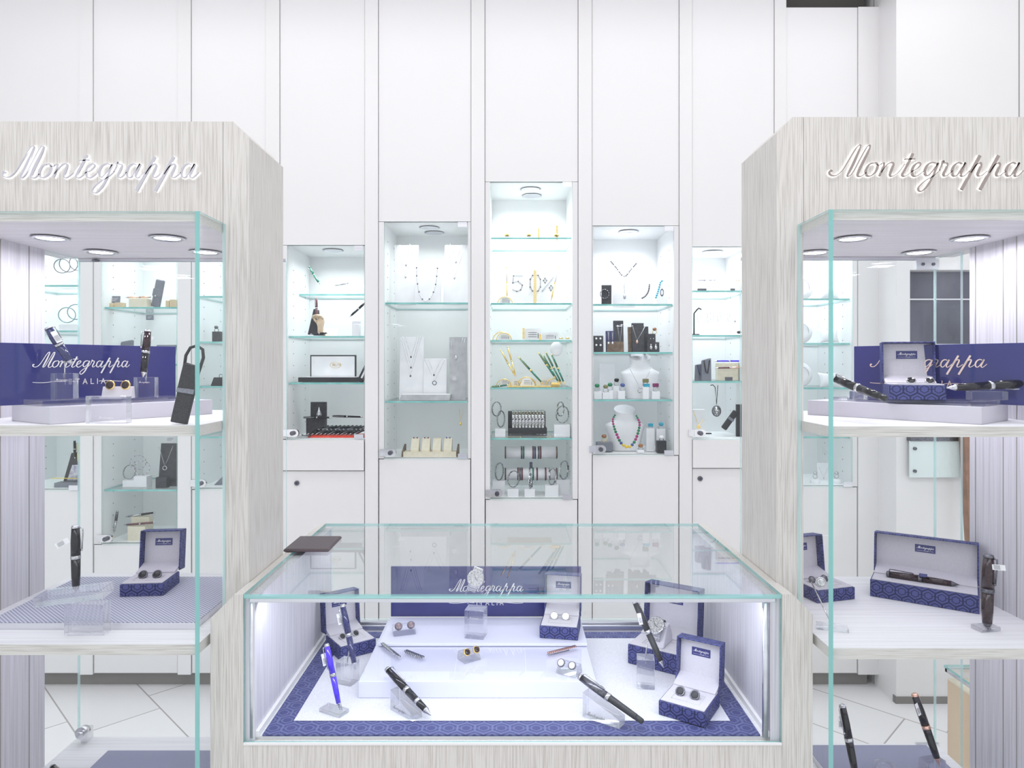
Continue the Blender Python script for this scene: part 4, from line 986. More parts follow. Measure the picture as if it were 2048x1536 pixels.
for i, (a, b, tp) in enumerate(((331, 338, 601), (339, 353, 599))): bxs('wooden_block', ('small', 'large')[i] + ' pale wooden block at the right end of the shelf behind left sign', 'block', a, b, tp, 614, .06, .04, PALEW)
card('name_card', 'small grey price card on the cabinet back wall, behind left sign', 'card', 292, 307, 630, 641, .33, GREYL, 0, marks=m_lines, mm=WTXT, base=640)
t = thing('leather_pouch', 'grey leather pouch seen just above the left navy board', 'pouch', P(249, 728, YW + .15))
MB().prism([(-.04, 0), (.035, 0), (.036, .115), (-.018, .105)], 0, .02, 'y').build('body', GREYL, t, bevel=.005)
t = thing('tablet_case', 'dark grey slanted case on a wooden block right of the left navy board', 'case', P(322, 726, YW + .12))
MB().prism([(-.072, .004), (.06, .0), (.07, .085), (-.02, .085)], 0, .012, 'y').build('body', GREYL, t, bevel=.003)
bxs('wooden_block', 'pale wooden block beside the dark slanted case', 'block', 310, 318, 711, 728, .2, .03, PALEW)
bxs('pen_box', 'tall cream box behind the clear block, left tower background', 'box', 300, 337, 764, 800, .08, .05, CREAM)
bxs('stand_block', 'lower white cube with a ring, cabinet behind the left tower', 'block', 245, 267, 961, 979, .08, .05, WPLAS)
bxs('stand_block', 'taller white cube with bracelets, cabinet behind the left tower', 'block', 267, 293, 953, 979, .08, .05, WPLAS)
bangle('thin silver bracelet standing on the lower white cube', 259, 944, 14, .10, SILVER, 1.2, sx=1)
bangle('left silver charm bracelet standing on the taller white cube', 276, 925, 14, .10, SILVER, .5, beadsm=PURPS)
bangle('right silver charm bracelet standing on the taller white cube', 284, 936, 14, .12, SILVER, .2, beadsm=PURPS)
t, Y = slabd('tall black display stand with necklace, cabinet behind the left tower', 316, 356, 887, 979, .10, CHAR)
bxs('stand_block', 'black block in front of the tall black display stand', 'block', 311, 333, 955, 979, .05, .03, CHAR)
necklace('silver chain with round pendant on the tall black stand', (318, 892), (346, 892), (330, 932), .075, SILVER, SILVER, .009, .001, 'ring')
card('price_card', 'small white striped card above the tall black stand', 'card', 330, 352, 872, 887, .2, TAGW, 0, marks=m_lines, base=886)
spen('patterned silver pen standing slanted, bottom of the cabinet behind left tower', (235, 1021), (228, 1066), .08, .08, .006, STEELD, SILVER)
bxs('pen_box', 'lower cream box under the maroon pen, bottom of the cabinet', 'box', 255, 290, 1053, 1088, .06, .04, CREAM)
bxs('pen_box', 'back cream box under the purple pen, bottom of the cabinet', 'box', 262, 298, 1034, 1088, .12, .04, CREAM)
spen('maroon pen lying on the lower cream box', (310, 1045), (247, 1050), .07, .07, .005, MAROON, MAROON)
spen('purple and silver pen lying on the back cream box', (310, 1025), (250, 1034), .13, .13, .005, BURG, SILVER)
# --- cabinet c
bxs('stand_block', 'small black block with a ring, narrow cabinet beside the left post', 'block', 424, 441, 663, 683, .08, .04, CHAR)
ring('plain steel ring on the small black block', 433, 656, .09, STEELD, 5, STEELD)
t = thing('leather_wallet', 'dark wallet with ring clip, narrow cabinet beside the left post', 'wallet', P(440, 772, YW + .10))
MB().prism([(-.045, 0), (.05, 0), (.05, .04), (-.03, .04)], 0, .02, 'y').build('body', BLACKM, t, bevel=.002)
MB().torus((0, .01, .046), .008, .0015, 16, 6).build('ring_clip', STEELD, t)
t = thing('leather_pouch', 'dark sloping pouch at the bottom of the narrow cabinet beside left post', 'pouch', P(441, 978, YW + .10))
MB().prism([(-.05, 0), (.05, 0), (.05, .066), (.01, .06)], 0, .03, 'y').build('body', GREYL, t, bevel=.003)
# --- cabinet d
spen('green pen leaning in the top of the cabinet with the wooden hand', (617, 533), (640, 569), .20, .17, .0058, GREENR, GREENR)
spen('silver pen lying on the top shelf above the wooden hand', (697, 566), (668, 571), .22, .20, .0045, SILVER, SILVER)
bxs('pen_box', 'small clear white box at the right end of the top shelf', 'box', 711, 728, 569, 581, .18, .03, WPLAS)
t = thing('pen_easel', 'black easel behind the wooden hand', 'easel', P(627, 669, YW + .12))
MB().prism([(-.028, 0), (.03, 0), (.022, .115), (.0, .12)], 0, .02, 'y').build('body', BLACKM, t, bevel=.002)
hd = thing('wooden_hand', 'wooden hand figure holding a maroon pen upright', 'figure', P(641, 671, YW + .085))
h_ = MB(); h_.lathe([(0, .016), (.02, .013), (.04, .014), (.06, .019), (.078, .017), (.084, .006)], 16, sy=.6)
for k, (x, l) in enumerate(((.012, .026), (.005, .032), (-.003, .034), (-.010, .030))):
    h_.tube([(x, -.004, .076), (x - .006, -.014, .076 + l*.55), (x - .018, -.018, .074 + l*.55), (x - .024, -.012, .066 + l*.4)], .004, 8, rs=[.0048, .0045, .004, .0032])
h_.tube([(-.014, 0, .058), (-.026, -.006, .072), (-.030, -.012, .088)], .005, 8, rs=[.006, .005, .0038])
h_.build('hand', SKIN, hd)
MB().box((-.03, -.012, 0), (.018, .014, .012)).build('base', BLACKM, hd)
spen('maroon pen held upright by the wooden hand', (632, 594), (634, 640), .075, .075, .006, MAROON, MAROON)
card('paper_card', 'cream paper card lying beside the wooden hand', 'card', 644, 674, 654, 672, .10, CREAM, 30)
spen('black pen lying before the wooden hand', (655, 666), (620, 668), .06, .06, .004, BLACK, BLACK)
bxs('stand_block', 'white block with the slanted black pen, right of the wooden hand', 'block', 704, 718, 642, 672, .10, .04, WPLAS)
spen('black and silver pen slanted above the white block', (733, 603), (699, 634), .10, .09, .0055, BLACK, BLACK)
t = thing('pen_case_box', 'long open dark pen box with white lining and oval emblem', 'pen box', P(656, 764, YW + .06))
MB().box((-.137, 0, 0), (.137, .09, .021)).build('base', BLACKM, t, bevel=.001)
MB().box((-.125, .008, .0212), (.125, .085, .0235)).build('base_lining', WPLAS, t)
ld = MB().box((-.108, .09, .018), (.108, .102, .125)).build('lid', BLACKM, t, bevel=.001)
MB().box((-.102, .0885, .024), (.102, .0895, .119)).build('lid_lining', WPLAS, ld)
e = MB().torus((0, 0, 0), .026, .0009, 30, 5, M=T(.012, .0875, .078) @ Matrix.Diagonal((1, 1, .55, 1))); letters('DELTA', .009, -.012, .0745, .3, .16, .0005, e, T(.01, .0872, 0)); e.build('emblem', GOLD, ld)
t = thing('pen_case', 'black slanted pen case at the right of the open pen box', 'pen case', M=T(P(719, 764, YW + .04)) @ RY(math.radians(26)))
MB().box((-.014, 0, 0), (.014, .02, .115)).build('body', BLACKM, t, bevel=.003); MB().box((-.004, -.001, .02), (.004, 0, .06)).build('label_strip', WTXT, t)
bxs('price_list', 'standing black printed card in the bottom left of the pen cabinet', 'card', 621, 653, 804, 878, .20, .01, CHAR)
bxs('stand_block', 'black block under the silver cone pen rest', 'block', 612, 650, 834, 878, .16, .03, CHAR)
MB().lathe([(0, .010), (.012, .012), (.03, .006), (.045, .002), (.05, .0005)], 16).build('pen_rest', SILVER, loc=P(638, 834, YW + .15), label='silver cone shaped ornament on the black block', cat='ornament')
spen('black pen lying on the black block, bottom of the pen cabinet', (606, 835), (665, 835), .13, .13, .005, BLACK, BLACK)
spen('black pen lying to the right over the red tray', (664, 832), (728, 834), .16, .16, .005, BLACK, BLACK)
t = MB().box((-.135, -.001, 0), (.135, .15, .006)).box((-.135, -.001, .006), (.135, .003, .012)).build('pen_tray', RED, loc=(PX(675, YW + .06) , YW + .055, SZ(878)), label='red tray filled with pens at the bottom of the pen cabinet', cat='tray')
for k in range(12):
    x = PX(628, 3.2) + k*.0195
    pen('%s slanted pen from the left on the red tray' % ORD[k], Vector((x + .055, YW + .19, SZ(878) + .045)), Vector((x - .02, YW + .075, SZ(878) + .013)), .0055, [BLACK, STEELD, BLACK][k % 3], [BLACK, BLACK, STEELD][k % 3], simple=True, group='pens on the red tray')
t = thing('wristwatch', 'silver watch with clasp lying at the left of the red tray', 'watch', P(600, 872, YW + .05)); MB().lathe([(0, .014), (.006, .014), (.008, .011)], 20).build('case', SILVER, t); MB().box((.012, -.008, 0), (.05, .008, .003)).build('strap', STEELD, t)
# --- cabinet e
t, Y = slabd('left tall leaning white slab with two necklaces, top shelf', 786, 835, 486, 605, .12, WPLAS, .008)
slabd('short white slab with a charm necklace in the middle, top shelf', 829, 881, 528, 605, .08, WPLAS)
slabd('right tall leaning white slab with two necklaces, top shelf', 888, 936, 486, 605, .12, WPLAS, -.004)
for l, a, b, c, dy in (('outer necklace on the left tall slab', (793, 490), (830, 490), (811, 552), .10), ('inner necklace on the left tall slab', (800, 488), (820, 488), (812, 528), .10),
                       ('outer necklace on the right tall slab', (893, 490), (932, 490), (909, 554), .10), ('inner necklace on the right tall slab', (900, 488), (925, 488), (912, 522), .10)):
    necklace('thin silver ' + l, a, b, c, dy, SILVER, SILVER, .006, .0009)
beads('charm necklace with small silver stations on the short white slab', [(833, 534), (834, 560), (840, 590), (850, 602), (862, 594), (871, 570), (875, 535)], .07, [WPLAS, STEELD], lambda f: .0028, [1 if k % 5 == 0 else 0 for k in range(46)])
slabd('tall white slab with three necklaces, second shelf', 798, 846, 672, 802, .12, WPLAS)
slabd('shorter white slab with two necklaces, second shelf', 846, 893, 716, 802, .11, WPLAS)
slabd('grey slab with pendants at the right of the second shelf', 897, 933, 672, 802, .09, GREYD, .004)
for l, a, b, c in (('first', (801, 673), (843, 673), (821, 750)), ('second', (805, 673), (839, 673), (822, 733)), ('third', (810, 673), (835, 673), (822, 712))):
    necklace(l + ' and ' + {'first': 'longest', 'second': 'middle', 'third': 'shortest'}[l] + ' necklace on the tall white slab', a, b, c, .10, SILVER, STEELD, .005, .0009)
necklace('necklace with round pendant on the shorter white slab', (849, 718), (890, 718), (869, 762), .09, SILVER, STEELD, .009, .0009, 'ring')
necklace('short necklace with drop on the shorter white slab', (857, 718), (882, 718), (868, 748), .09, SILVER, STEELD, .005, .0009)
necklace('necklace with round disc on the grey slab', (902, 676), (931, 676), (909, 752), .07, SILVER, SILVER, .010, .0009, 'disc')
necklace('necklace with small figure pendant on the grey slab', (906, 676), (926, 676), (912, 712), .07, SILVER, SILVER, .011, .0009)
t = thing('display_tray', 'low white tray with rings lying on the second shelf', 'tray', P(849, 801, YW + .035)); MB().prism([(-.115, 0), (.113, 0), (.118, .026), (-.105, .026)], 0, .06, 'y').build('body', GREYD, t, bevel=.001); MB().box((-.103, .002, .0262), (.115, .06, .028)).build('top_pad', WPLAS, t)
necklace('gold chain with pendant hanging low at the right, ring tray shelf', (919, 818), (924, 818), (921, 844), .10, GOLD, GOLD, .008, .001)
t = thing('ring_tray', 'wooden ring tray with dark ends in the necklace cabinet bottom', 'tray', P(859, 914, YW + .05)); MB().box((-.120, 0, 0), (.122, .08, .022)).build('body', CREAM, t)
for x in (-.128, .122): MB().prism([(0, 0), (.09, 0), (.09, .05), (0, .022)], x, x + .008, 'x').build('tray_end', BARK, t)
for k, px in enumerate((829, 851, 873, 895)):
    t = thing('ring_holder', ('first', 'second', 'third', 'fourth')[k] + ' cream ring holder from left on the wooden ring tray', 'ring holder', P(px, 905, YW + .07), group='cream ring holders')
    MB().prism([(0, 0), (.05, 0), (.05, .062), (.035, .062), (0, .012)], -.019, .019, 'x').build('body', CREAM, t, bevel=.002)
    for q in (-.008, .008): MB().sphere((q, .036, .064), .0035, 8).build('gem_stud', [PURPS, PURPS, CREAM, BLUS][k], t)
# --- cabinet f
for px, tp, w_, l in ((1014, 467, 12, 'left'), (1058, 468, 12, 'middle'), (1113, 467, 13, 'right')):
    t = thing('ring', l + ' wide gold ring lying on the top shelf of the tallest cabinet', 'ring', P(px, 472, YW + .10)); MB().lathe([(0, .012), (.010, .012), (.010, .010), (0, .010), (0, .012)], 20).build('band', GOLD, t)
bxs('gold_bar', 'small upright gold bar pendant, middle of the top shelf', 'pendant', 1076, 1079, 456, 475, .1, .006, GOLD)
bxs('gold_bar', 'small upright gold bar pendant, right on the top shelf', 'pendant', 1112, 1116, 451, 475, .1, .006, GOLD)
t = thing('sale_card', 'white folded card reading 50% on the second shelf', 'sign', P(1061, 604, YW + .20)); z_ = 0
MB().box((-.105, 0, 0), (-.012, .004, .16)).box((-.012, -.02, 0), (.045, -.016, .15)).box((.045, 0, 0), (.11, .004, .15)).build('card', WPLAS, t)
e = MB(); letters('5', .075, -.085, .05, .5, .07, .001, e, T(0, -.001, 0)); letters('0', .075, -.002, .05, .5, .07, .001, e, T(0, -.021, 0)); letters('%', .07, .055, .05, .5, .07, .001, e, T(0, -.001, 0)); e.build('lettering', GREYD, t)
spen('slim gold and white pen at the left of the 50% card', (1013, 533), (1014, 600), .12, .12, .0035, WPLAS, GOLD, GOLD)
spen('slim gold and white pen leaning at the right of the 50% card', (1117, 533), (1102, 603), .12, .12, .0035, WPLAS, GOLD, GOLD)
bxs('gold_bracelet', 'flat gold link bracelet hanging straight before the 50% card', 'bracelet', 1067, 1073, 540, 605, .15, .004, noisy(mat('gold_links', (.9, .66, .22), .3, .8), (.95, .85, .6), (.8, .55, .15), 260))
def arch(label, pc, spy, rpx, dy, m_=GOLD):
    Y = YW + dy; r = rpx*Y/F; t = thing('arch_bangle', label, 'bangle', (PX(pc, Y), Y, SZ(spy)))
    MB().torus((0, 0, .001), r, .0022, 24, 8, a0=0, a1=PI).build('arch', m_, t)
def pcard(label, p0, p1, tp, spy, dy, curved=False):
    Y = YW + dy; x0, x1 = PX(p0, Y), PX(p1, Y); z = SZ(spy); h = PZ(tp, Y) - z; t = thing('name_card', label, 'card', ((x0+x1)/2, Y, z)); hw = (x1-x0)/2
    poly = [(-hw, 0), (hw, 0)] + ([(hw*math.cos(a), h*math.sin(a)) for a in [PI*i/10 for i in range(1, 10)]] if curved else [(hw, h), (-hw, h)])
    MB().prism(poly, 0, .003, 'y').build('panel', TAGW, t); b = MB()
    for i in range(3): b.box((-hw*.5, -.0006, h*(.3 + .17*i)), (hw*.5, 0, h*(.34 + .17*i)))
    b.box((hw*.62, -.0006, h*.2), (hw*.7, 0, h*.6)); b.build('print', STRIPE, t)
arch('gold arch bangle over a card, left end of the 50% shelf', 1010, 606, 15, .10); pcard('small rounded white card inside the gold arch, 50% shelf', 998, 1022, 592, 606, .11, True)
arch('front gold arch bangle at the left of the third shelf', 1008, 680, 15, .09); arch('back gold arch bangle at the left of the third shelf', 1003, 680, 17, .12)
pcard('rounded white card inside the arches, third shelf', 996, 1021, 667, 680, .10, True); pcard('white printed card in the middle of the third shelf', 1048, 1082, 657, 680, .13); pcard('white printed card at the right of the third shelf', 1084, 1116, 665, 680, .10)
bxs('gold_bar', 'upright gold bar left of the middle printed card', 'pendant', 1045, 1049, 656, 676, .1, .006, GOLD)
bxs('gold_bar', 'short gold bar between the two printed cards', 'pendant', 1078, 1083, 669, 680, .08, .006, GOLD)
for k, px in enumerate((1122, 1135)):
    t = thing('ring', ('left', 'right')[k] + ' gold ring at the right end of the third shelf', 'ring', P(px, 678, YW + .08)); MB().lathe([(0, .009), (.006, .009), (.006, .007), (0, .007), (0, .009)], 16).build('band', GOLD, t)
Y = YW + .08; t = thing('white_face_ornament', 'white face shaped ornament on the right of the third shelf', 'ornament', P(1113, 702, Y)); MB().sphere((0, 0, .01), .034, 16, sc=(.85, .35, 1.0)).build('body', WPLAS, t)
for i, (pc, r_) in enumerate(((1008, 13), (1010, 10), (1053, 17), (1055, 14), (1107, 14))): arch(('outer left', 'inner left', 'outer middle', 'inner middle', 'partly hidden right')[i] + ' gold arch bangle on the fourth shelf', pc, 775, r_ + 2, .10 + .02*(i % 2))
pcard('rounded white card in the left arches, fourth shelf', 999, 1021, 757, 775, .11, True); pcard('rounded white card in the middle arches, fourth shelf', 1041, 1068, 755, 775, .09, True); pcard('white printed card at the right of the fourth shelf', 1072, 1108, 757, 775, .13); pcard('narrow white printed card between the arches, fourth shelf', 1024, 1040, 758, 775, .13)
spen('slim gold pen leaning left, fourth shelf', (1001, 699), (1031, 754), .12, .10, .0035, GOLD, GOLD, GOLD); spen('slim gold pen nearly upright, fourth shelf', (1015, 693), (1032, 754), .13, .11, .0038, GOLD, GOLD, GOLD)
spen('green and gold pen leaning alone in the middle, fourth shelf', (1037, 714), (1088, 770), .10, .08, .0048, GREENR, GREENR, GOLD)
for i, (a, b) in enumerate((((1077, 705), (1112, 758)), ((1086, 710), (1119, 768)), ((1091, 704), (1125, 770)), ((1103, 708), (1130, 770)))): spen(('leftmost', 'second', 'third', 'rightmost')[i] + ' green and gold pen of the four leaning at the right, fourth shelf', a, b, .10 + .015*i, .085, .0046, GREENR, GREENR, GOLD)
bxs('gold_tray', 'flat gold tray on the fourth shelf', 'tray', 1015, 1105, 772, 775, .06, .10, GOLD); spen('short green and gold pen lying at the left of the fourth shelf', (982, 774), (1018, 770), .05, .05, .004, GREENR, GREENR, GOLD)
for k in range(7):
    t = MB().lathe([(0, .0026), (.022, .0026)], 10).build('gold_charm', GOLD, loc=(PX(1103 + k*2.4, YW + .06), YW + .05, SZ(775)), label='%s ribbed gold charm from the left, before the green pens' % ORD[k], cat='charm', group='gold charms on the fourth shelf')
t = thing('bracelet_roll', 'black bracelet roll covered with silver bracelets, fifth shelf', 'bracelet roll', P(1054, 871, YW + .09)); MB().box((-.088, -.01, 0), (.092, .07, .036)).build('base', BLACKM, t, bevel=.002); MB().cyl((-.088, .03, .066), (.085, .03, .066), .046, n=24).build('roll', BLACKM, t)
CHAIN = noisy(mat('linked_silver', (.7, .7, .7), .25, .9), (.10, .10, .12), (.95, .95, .95), 220, lo=.42, hi=.56)
for k in range(10): MB().lathe([(0, .0475), (.001, .050), (.013, .050), (.014, .0475)], 24, M=RY(PI/2)).build('bracelet', CHAIN, loc=P(1054, 871, YW + .09) + Vector((-.070 + k*.0152, .03, .066)), label='%s silver link bracelet from the left on the black roll' % ORD[k], cat='bracelet', group='silver bracelets on the black roll')
def cubeb(a, b, tp, spy, dy, lab, blab, br, cy, m_=SILVER, tilt=.9):
    bxs('stand_block', lab, 'block', a, b, tp, spy, dy, .045, WPLAS)
    bangle(blab, (a+b)/2 + 1, cy, br, dy + .02, m_, tilt, beadsm=STEELD)
cubeb(990, 1011, 858, 876, .06, 'white cube at the left end of the fifth shelf', 'front silver bracelet on the left cube, fifth shelf', 16, 838, SILVER, 1.1)
bangle('back silver bracelet on the left cube, fifth shelf', 993, 818, 14, .12, SILVER, .9, beadsm=STEELD)
cubeb(1108, 1140, 850, 876, .06, 'white cube at the right end of the fifth shelf', 'front silver bracelet on the right cube, fifth shelf', 17, 829, SILVER, .7)
bangle('back silver bracelet on the right cube, fifth shelf', 1121, 818, 14, .12, SILVER, 1.0, beadsm=STEELD)
for k, (a, b) in enumerate(((1013, 1044), (1074, 1104))): 
    t = thing('gold_chain', ('left', 'right')[k] + ' gold chain lying before the black roll', 'chain', (PX((a+b)/2, YW + .05), YW + .05, SZ(876))); MB().torus((0, 0, 0), .030, .002, 30, 6, M=RX(PI/2) @ Matrix.Diagonal((1.0, 1, .3, 1)) if False else Matrix.Diagonal((1, 1, .12, 1)) @ T(0, 0, .012)).build('links', GOLD, t)
t = thing('bracelet_stand', 'white two-bar bracelet stand on a dark post in the bottom compartment', 'bracelet stand', P(1062, 996, YW + .16)); Y = YW + .16
for py in (905, 948):
    z_ = PZ(py, Y) - P(1062, 996, Y).z; b = MB().cyl((-.120, 0, z_), (.118, 0, z_), .028, n=24).build('bar', WPLAS, t)
    for x in (-.124, .118): MB().cyl((x, 0, z_), (x + .006, 0, z_), .029, n=24).build('bar_end', BARK, t)
MB().box((-.007, -.006, 0), (.007, .006, .17)).box((-.06, -.03, 0), (.06, .03, .006)).build('post', STEELD, t)
zz = {905: PZ(905, Y), 948: PZ(948, Y)}
for i, (px, py, c) in enumerate(((1043, 905, STEELD), (1047, 905, GREENR), (1066, 905, MAROON), (1070, 905, NAVYR), (1077, 905, STEELD), (1081, 905, MAROON), (1036, 948, MAROON), (1040, 948, STEELD), (1044, 948, MAROON), (1059, 948, CHAIN), (1066, 948, GREENR), (1074, 948, MAROON), (1091, 948, MAROON), (1099, 948, CHAIN))):
    MB().lathe([(-.0035, .029), (-.003, .031), (.003, .031), (.0035, .029)], 24, M=RY(PI/2)).build('bracelet', c, loc=(PX(px, Y), Y, zz[py]), label='%s narrow band bracelet from the left on the %s bar' % (ORD[i if py == 905 else i - 6], 'upper' if py == 905 else 'lower'), cat='bracelet', group='bracelets on the %s bar' % ('upper' if py == 905 else 'lower'))
for i, (a, b, tp, dy, r_, cy, lb) in enumerate(((985, 1010, 962, .12, 17, 943, 'leftmost tall'), (1015, 1037, 978, .05, 16, 958, 'left front'), (1049, 1070, 978, .05, 15, 962, 'middle front'), (1090, 1117, 971, .06, 16, 953, 'right front'), (1113, 1141, 960, .12, 18, 940, 'rightmost tall'))):
    cubeb(a, b, tp, 998, dy, lb + ' white cube under the bracelet stand', 'silver bracelet standing on the ' + lb + ' cube', r_, cy, CHAIN if i == 2 else SILVER, (1.1, .8, 1.4, 1.0, 1.0)[i])
# --- cabinet g
t, Y, z, h, w_ = bust('white bust with dark beaded Y necklace, top shelf', 1248, 608, 512, 64, .18)
beads('dark beaded V necklace on the top shelf bust', [(1221, 522), (1232, 535), (1248, 553), (1263, 538), (1275, 524)], .115, [STRIPE, SILVER], lambda f: .003, ([0, 0, 0, 1]*6))
necklace('silver drop hanging from the dark beaded necklace', (1246, 553), (1250, 553), (1249, 590), .105, SILVER, SILVER, .010, .0012)
bxs('bracelet_card', 'black card with a bracelet at the left of the top shelf', 'card', 1203, 1223, 570, 608, .08, .004, CHAR)
bangle('silver bracelet with long charm on the black card', 1209, 588, 9, .07, STEELD, .3, beadsm=SILVER)
card('bracelet_card', 'white card with dark beads, right of the top shelf bust', 'card', 1285, 1306, 570, 608, .10, WPLAS); card('bracelet_card', 'white card with turquoise beads, right end of the top shelf', 'card', 1313, 1336, 566, 608, .10, WPLAS)
beads('dark beaded bracelet on the white card', [(1299, 568), (1297, 582), (1291, 592), (1283, 597)], .085, [STRIPE], lambda f: .003, [0]*10)
beads('turquoise beaded bracelet on the right white card', [(1326, 561), (1321, 565), (1317, 580), (1311, 597)], .085, [TURQ], lambda f: .0036, [0]*9)
t = thing('bracelet_charm', 'oval steel frame charm on the right white card', 'charm', P(1324, 585, YW + .085)); MB().torus((0, 0, 0), .010, .0024, 20, 6, M=Matrix.Diagonal((.7, 1, 1.5, 1))).build('frame', STEELD, t)
card('earring_card', 'small black card with pearl earrings, left of the second shelf', 'earring card', 1187, 1207, 671, 704, .06, CHAR, marks=m_pearls, mm=STONEW)
slabd('navy display board with long earrings, second shelf', 1212, 1230, 661, 704, .10, NAVYR); slabd('tall dark striped display board, second shelf', 1228, 1248, 640, 704, .14, CHAR); slabd('brown display board low before the dark ones', 1214, 1248, 683, 704, .08, BARK)
slabd('tall black display board with diamond pendant necklace', 1265, 1289, 645, 704, .12, CHAR); slabd('brown display board left of the tall black one', 1257, 1268, 653, 704, .14, BARK); slabd('dark grey display board right of the tall black one', 1288, 1298, 652, 704, .14, CHAR)
card('earring_card', 'black card with drop earrings, front right of the second shelf', 'earring card', 1295, 1319, 684, 704, .06, CHAR, marks=m_drops, mm=SILVER); card('earring_card', 'black card with hook earrings, behind right on the second shelf', 'earring card', 1297, 1312, 667, 704, .10, CHAR, marks=m_drops, mm=SILVER)
necklace('silver V necklace with square pendant on the tall black board', (1265, 651), (1290, 653), (1274, 681), .09, SILVER, ROSE, .007, .001); necklace('thin necklace with drop on the dark striped board', (1235, 650), (1244, 650), (1240, 688), .11, SILVER, SILVER, .005, .0008)
for k, px in enumerate((1217, 1225)): necklace(('left', 'right')[k] + ' long drop earring on the navy board', (px - 1, 664), (px + 1, 664), (px, 684), .08, SILVER, STONEW, .005, .0008)
ring('gold ring with orange stone, right of the second shelf', 1309, 660, .12, BROWNS, 5, GOLD)
t, Y, z, h, w_ = bust('white bust with silver round pendant, third shelf', 1281, 799, 717, 78, .15); necklace('silver necklace with round pendant on the third shelf bust', (1260, 738), (1305, 734), (1280, 776), .08, SILVER, CHAIN, .011, .0012, 'ring')
card('earring_card', 'white card with fine chain behind the third shelf rings', 'card', 1200, 1231, 727, 799, .24, WPLAS)
for i, (px, py, st, sq, b0, b1) in enumerate(((1194, 773, GREENS, 0, 1188, 1204), (1211, 775, OLIVES, 0, 1205, 1218), (1220, 771, GREENS, 0, 1218, 1226), (1233, 762, BLACK, 0, 1226, 1238), (1245, 772, BLUS, 0, 1236, 1250), (1291, 764, OLIVES, 1, 1286, 1298), (1293, 774, TURQ, 1, 1299, 1306), (1311, 773, PURPS, 1, 1304, 1320))):
    nm = ('first', 'second', 'third', 'fourth', 'fifth', 'sixth', 'seventh', 'eighth')[i]
    ring(nm + ' ring from the left on the third shelf, ' + ('green', 'olive', 'dark green', 'black flower', 'dark blue', 'olive square', 'light blue square', 'purple square')[i] + ' stone', px, py, .06 + (i == 3)*.03, st, 6, SILVER, bool(sq))
    if i != 6: bxs('ring_stand', 'white ring stand under the %s third shelf ring' % nm, 'ring stand', b0, b1, py + 10, 799, .05 + (i == 3)*.03, .03, WPLAS)
t, Y, z, h, w_ = bust('white bust with multicoloured bead necklace, bottom of the bust cabinet', 1250, 908, 822, 78, .16)
cols = [2, 2, 1, 1, 1, 2, 2, 2, 1, 1, 2, 3, 4, 4, 4, 3, 2, 1, 1, 2, 2, 2, 1, 1, 1, 2, 2]
beads('multicoloured bead necklace with yellow centre beads', [(1231, 829), (1226, 838), (1227, 850), (1234, 870), (1243, 887), (1255, 894), (1266, 888), (1274, 872), (1279, 852), (1278, 842), (1272, 830)], .075, [PURPS, mat('magenta_stone', (.42, .04, .20), .2), GREENS, BLUS, YELS], lambda f: .0034 + .0022*math.sin(PI*f), cols)
bxs('ring_stand', 'white pillar with blue square ring, bust cabinet bottom', 'ring stand', 1293, 1309, 857, 908, .10, .03, WPLAS); bxs('ring_stand', 'white pillar with turquoise ring, bust cabinet bottom', 'ring stand', 1313, 1331, 858, 908, .10, .03, WPLAS); bxs('ring_stand', 'black block with silver ring, bottom right of the bust cabinet', 'ring stand', 1315, 1333, 882, 908, .05, .03, CHAR)
ring('ring with blue square stone on the white pillar', 1301, 852, .11, TURQ, 5, SILVER, True); ring('ring with oval turquoise stone on the right pillar', 1322, 850, .11, TURQ, 6); ring('silver cluster ring on the black block', 1323, 876, .06, STONEW, 6, STEELD); ring('amber stone ring on a white stand beside the bead bust', 1281, 893, .06, BROWNS, 6); bxs('ring_stand', 'white stand under the amber stone ring', 'ring stand', 1275, 1288, 900, 908, .05, .03, WPLAS)
bxs('ring_cushion', 'grey cushion block with amber ring, bottom left of the bust cabinet', 'cushion', 1194, 1225, 885, 908, .09, .05, GREYL, bev=.004); ring('amber ring on the grey cushion block', 1208, 874, .11, BROWNS, 6, GOLD)
# --- cabinet h
for i, (a, b) in enumerate(((1389, 1419), (1455, 1476))):
    bxs('pen_box', ('left', 'right')[i] + ' white pen box on the top shelf beside the right post', 'box', a, b, 562, 581, .12, .04, WPLAS); card('name_card', ('left', 'right')[i] + ' dark name strip before the white pen boxes', 'card', a + 6, b - 6, 577, 581, .09, STEELD, 0)
    spen(('left', 'right')[i] + ' slim pen lying on the white boxes, top shelf beside right post', (a + 42 if i == 0 else 1488, 560), (a + 2, 561), .14, .14, .004, (SILVER, ROSE)[i], (STEELD, ROSE)[i])
t = thing('bracelet_holder', 'black curved bracelet holder on the second shelf beside the right post', 'bracelet stand', P(1388, 670, YW + .10)); MB().tube([(0, 0, 0), (0, 0, .10), (.012, 0, .115), (.022, 0, .125), (.034, 0, .118)], .0035, 8).box((-.02, -.02, 0), (.02, .02, .004)).build('arm', BLACK, t)
for k in range(11): MB().torus((0, 0, 0), .034 - .001*k, .0011, 24, 5).build('bangle', WPLAS if k % 3 else SILVER, M=T(P(1398 + k*6.6, 633, YW + .12)) @ RZ(1.05), label='%s thin bangle from the left in the hanging row' % ORD[k], cat='bangle', group='thin bangles in a row')
necklace('silver chain hanging at the right of the bangle row', (1468, 598), (1475, 598), (1470, 640), .10, SILVER, SILVER, .006, .001)
t = thing('ring_stand', 'small dark round stand at the right end of the bangle shelf', 'ring stand', P(1478, 668, YW + .06)); MB().sphere((0, 0, .008), .010, 12, sc=(1, 1, .7)).build('body', CHAR, t)
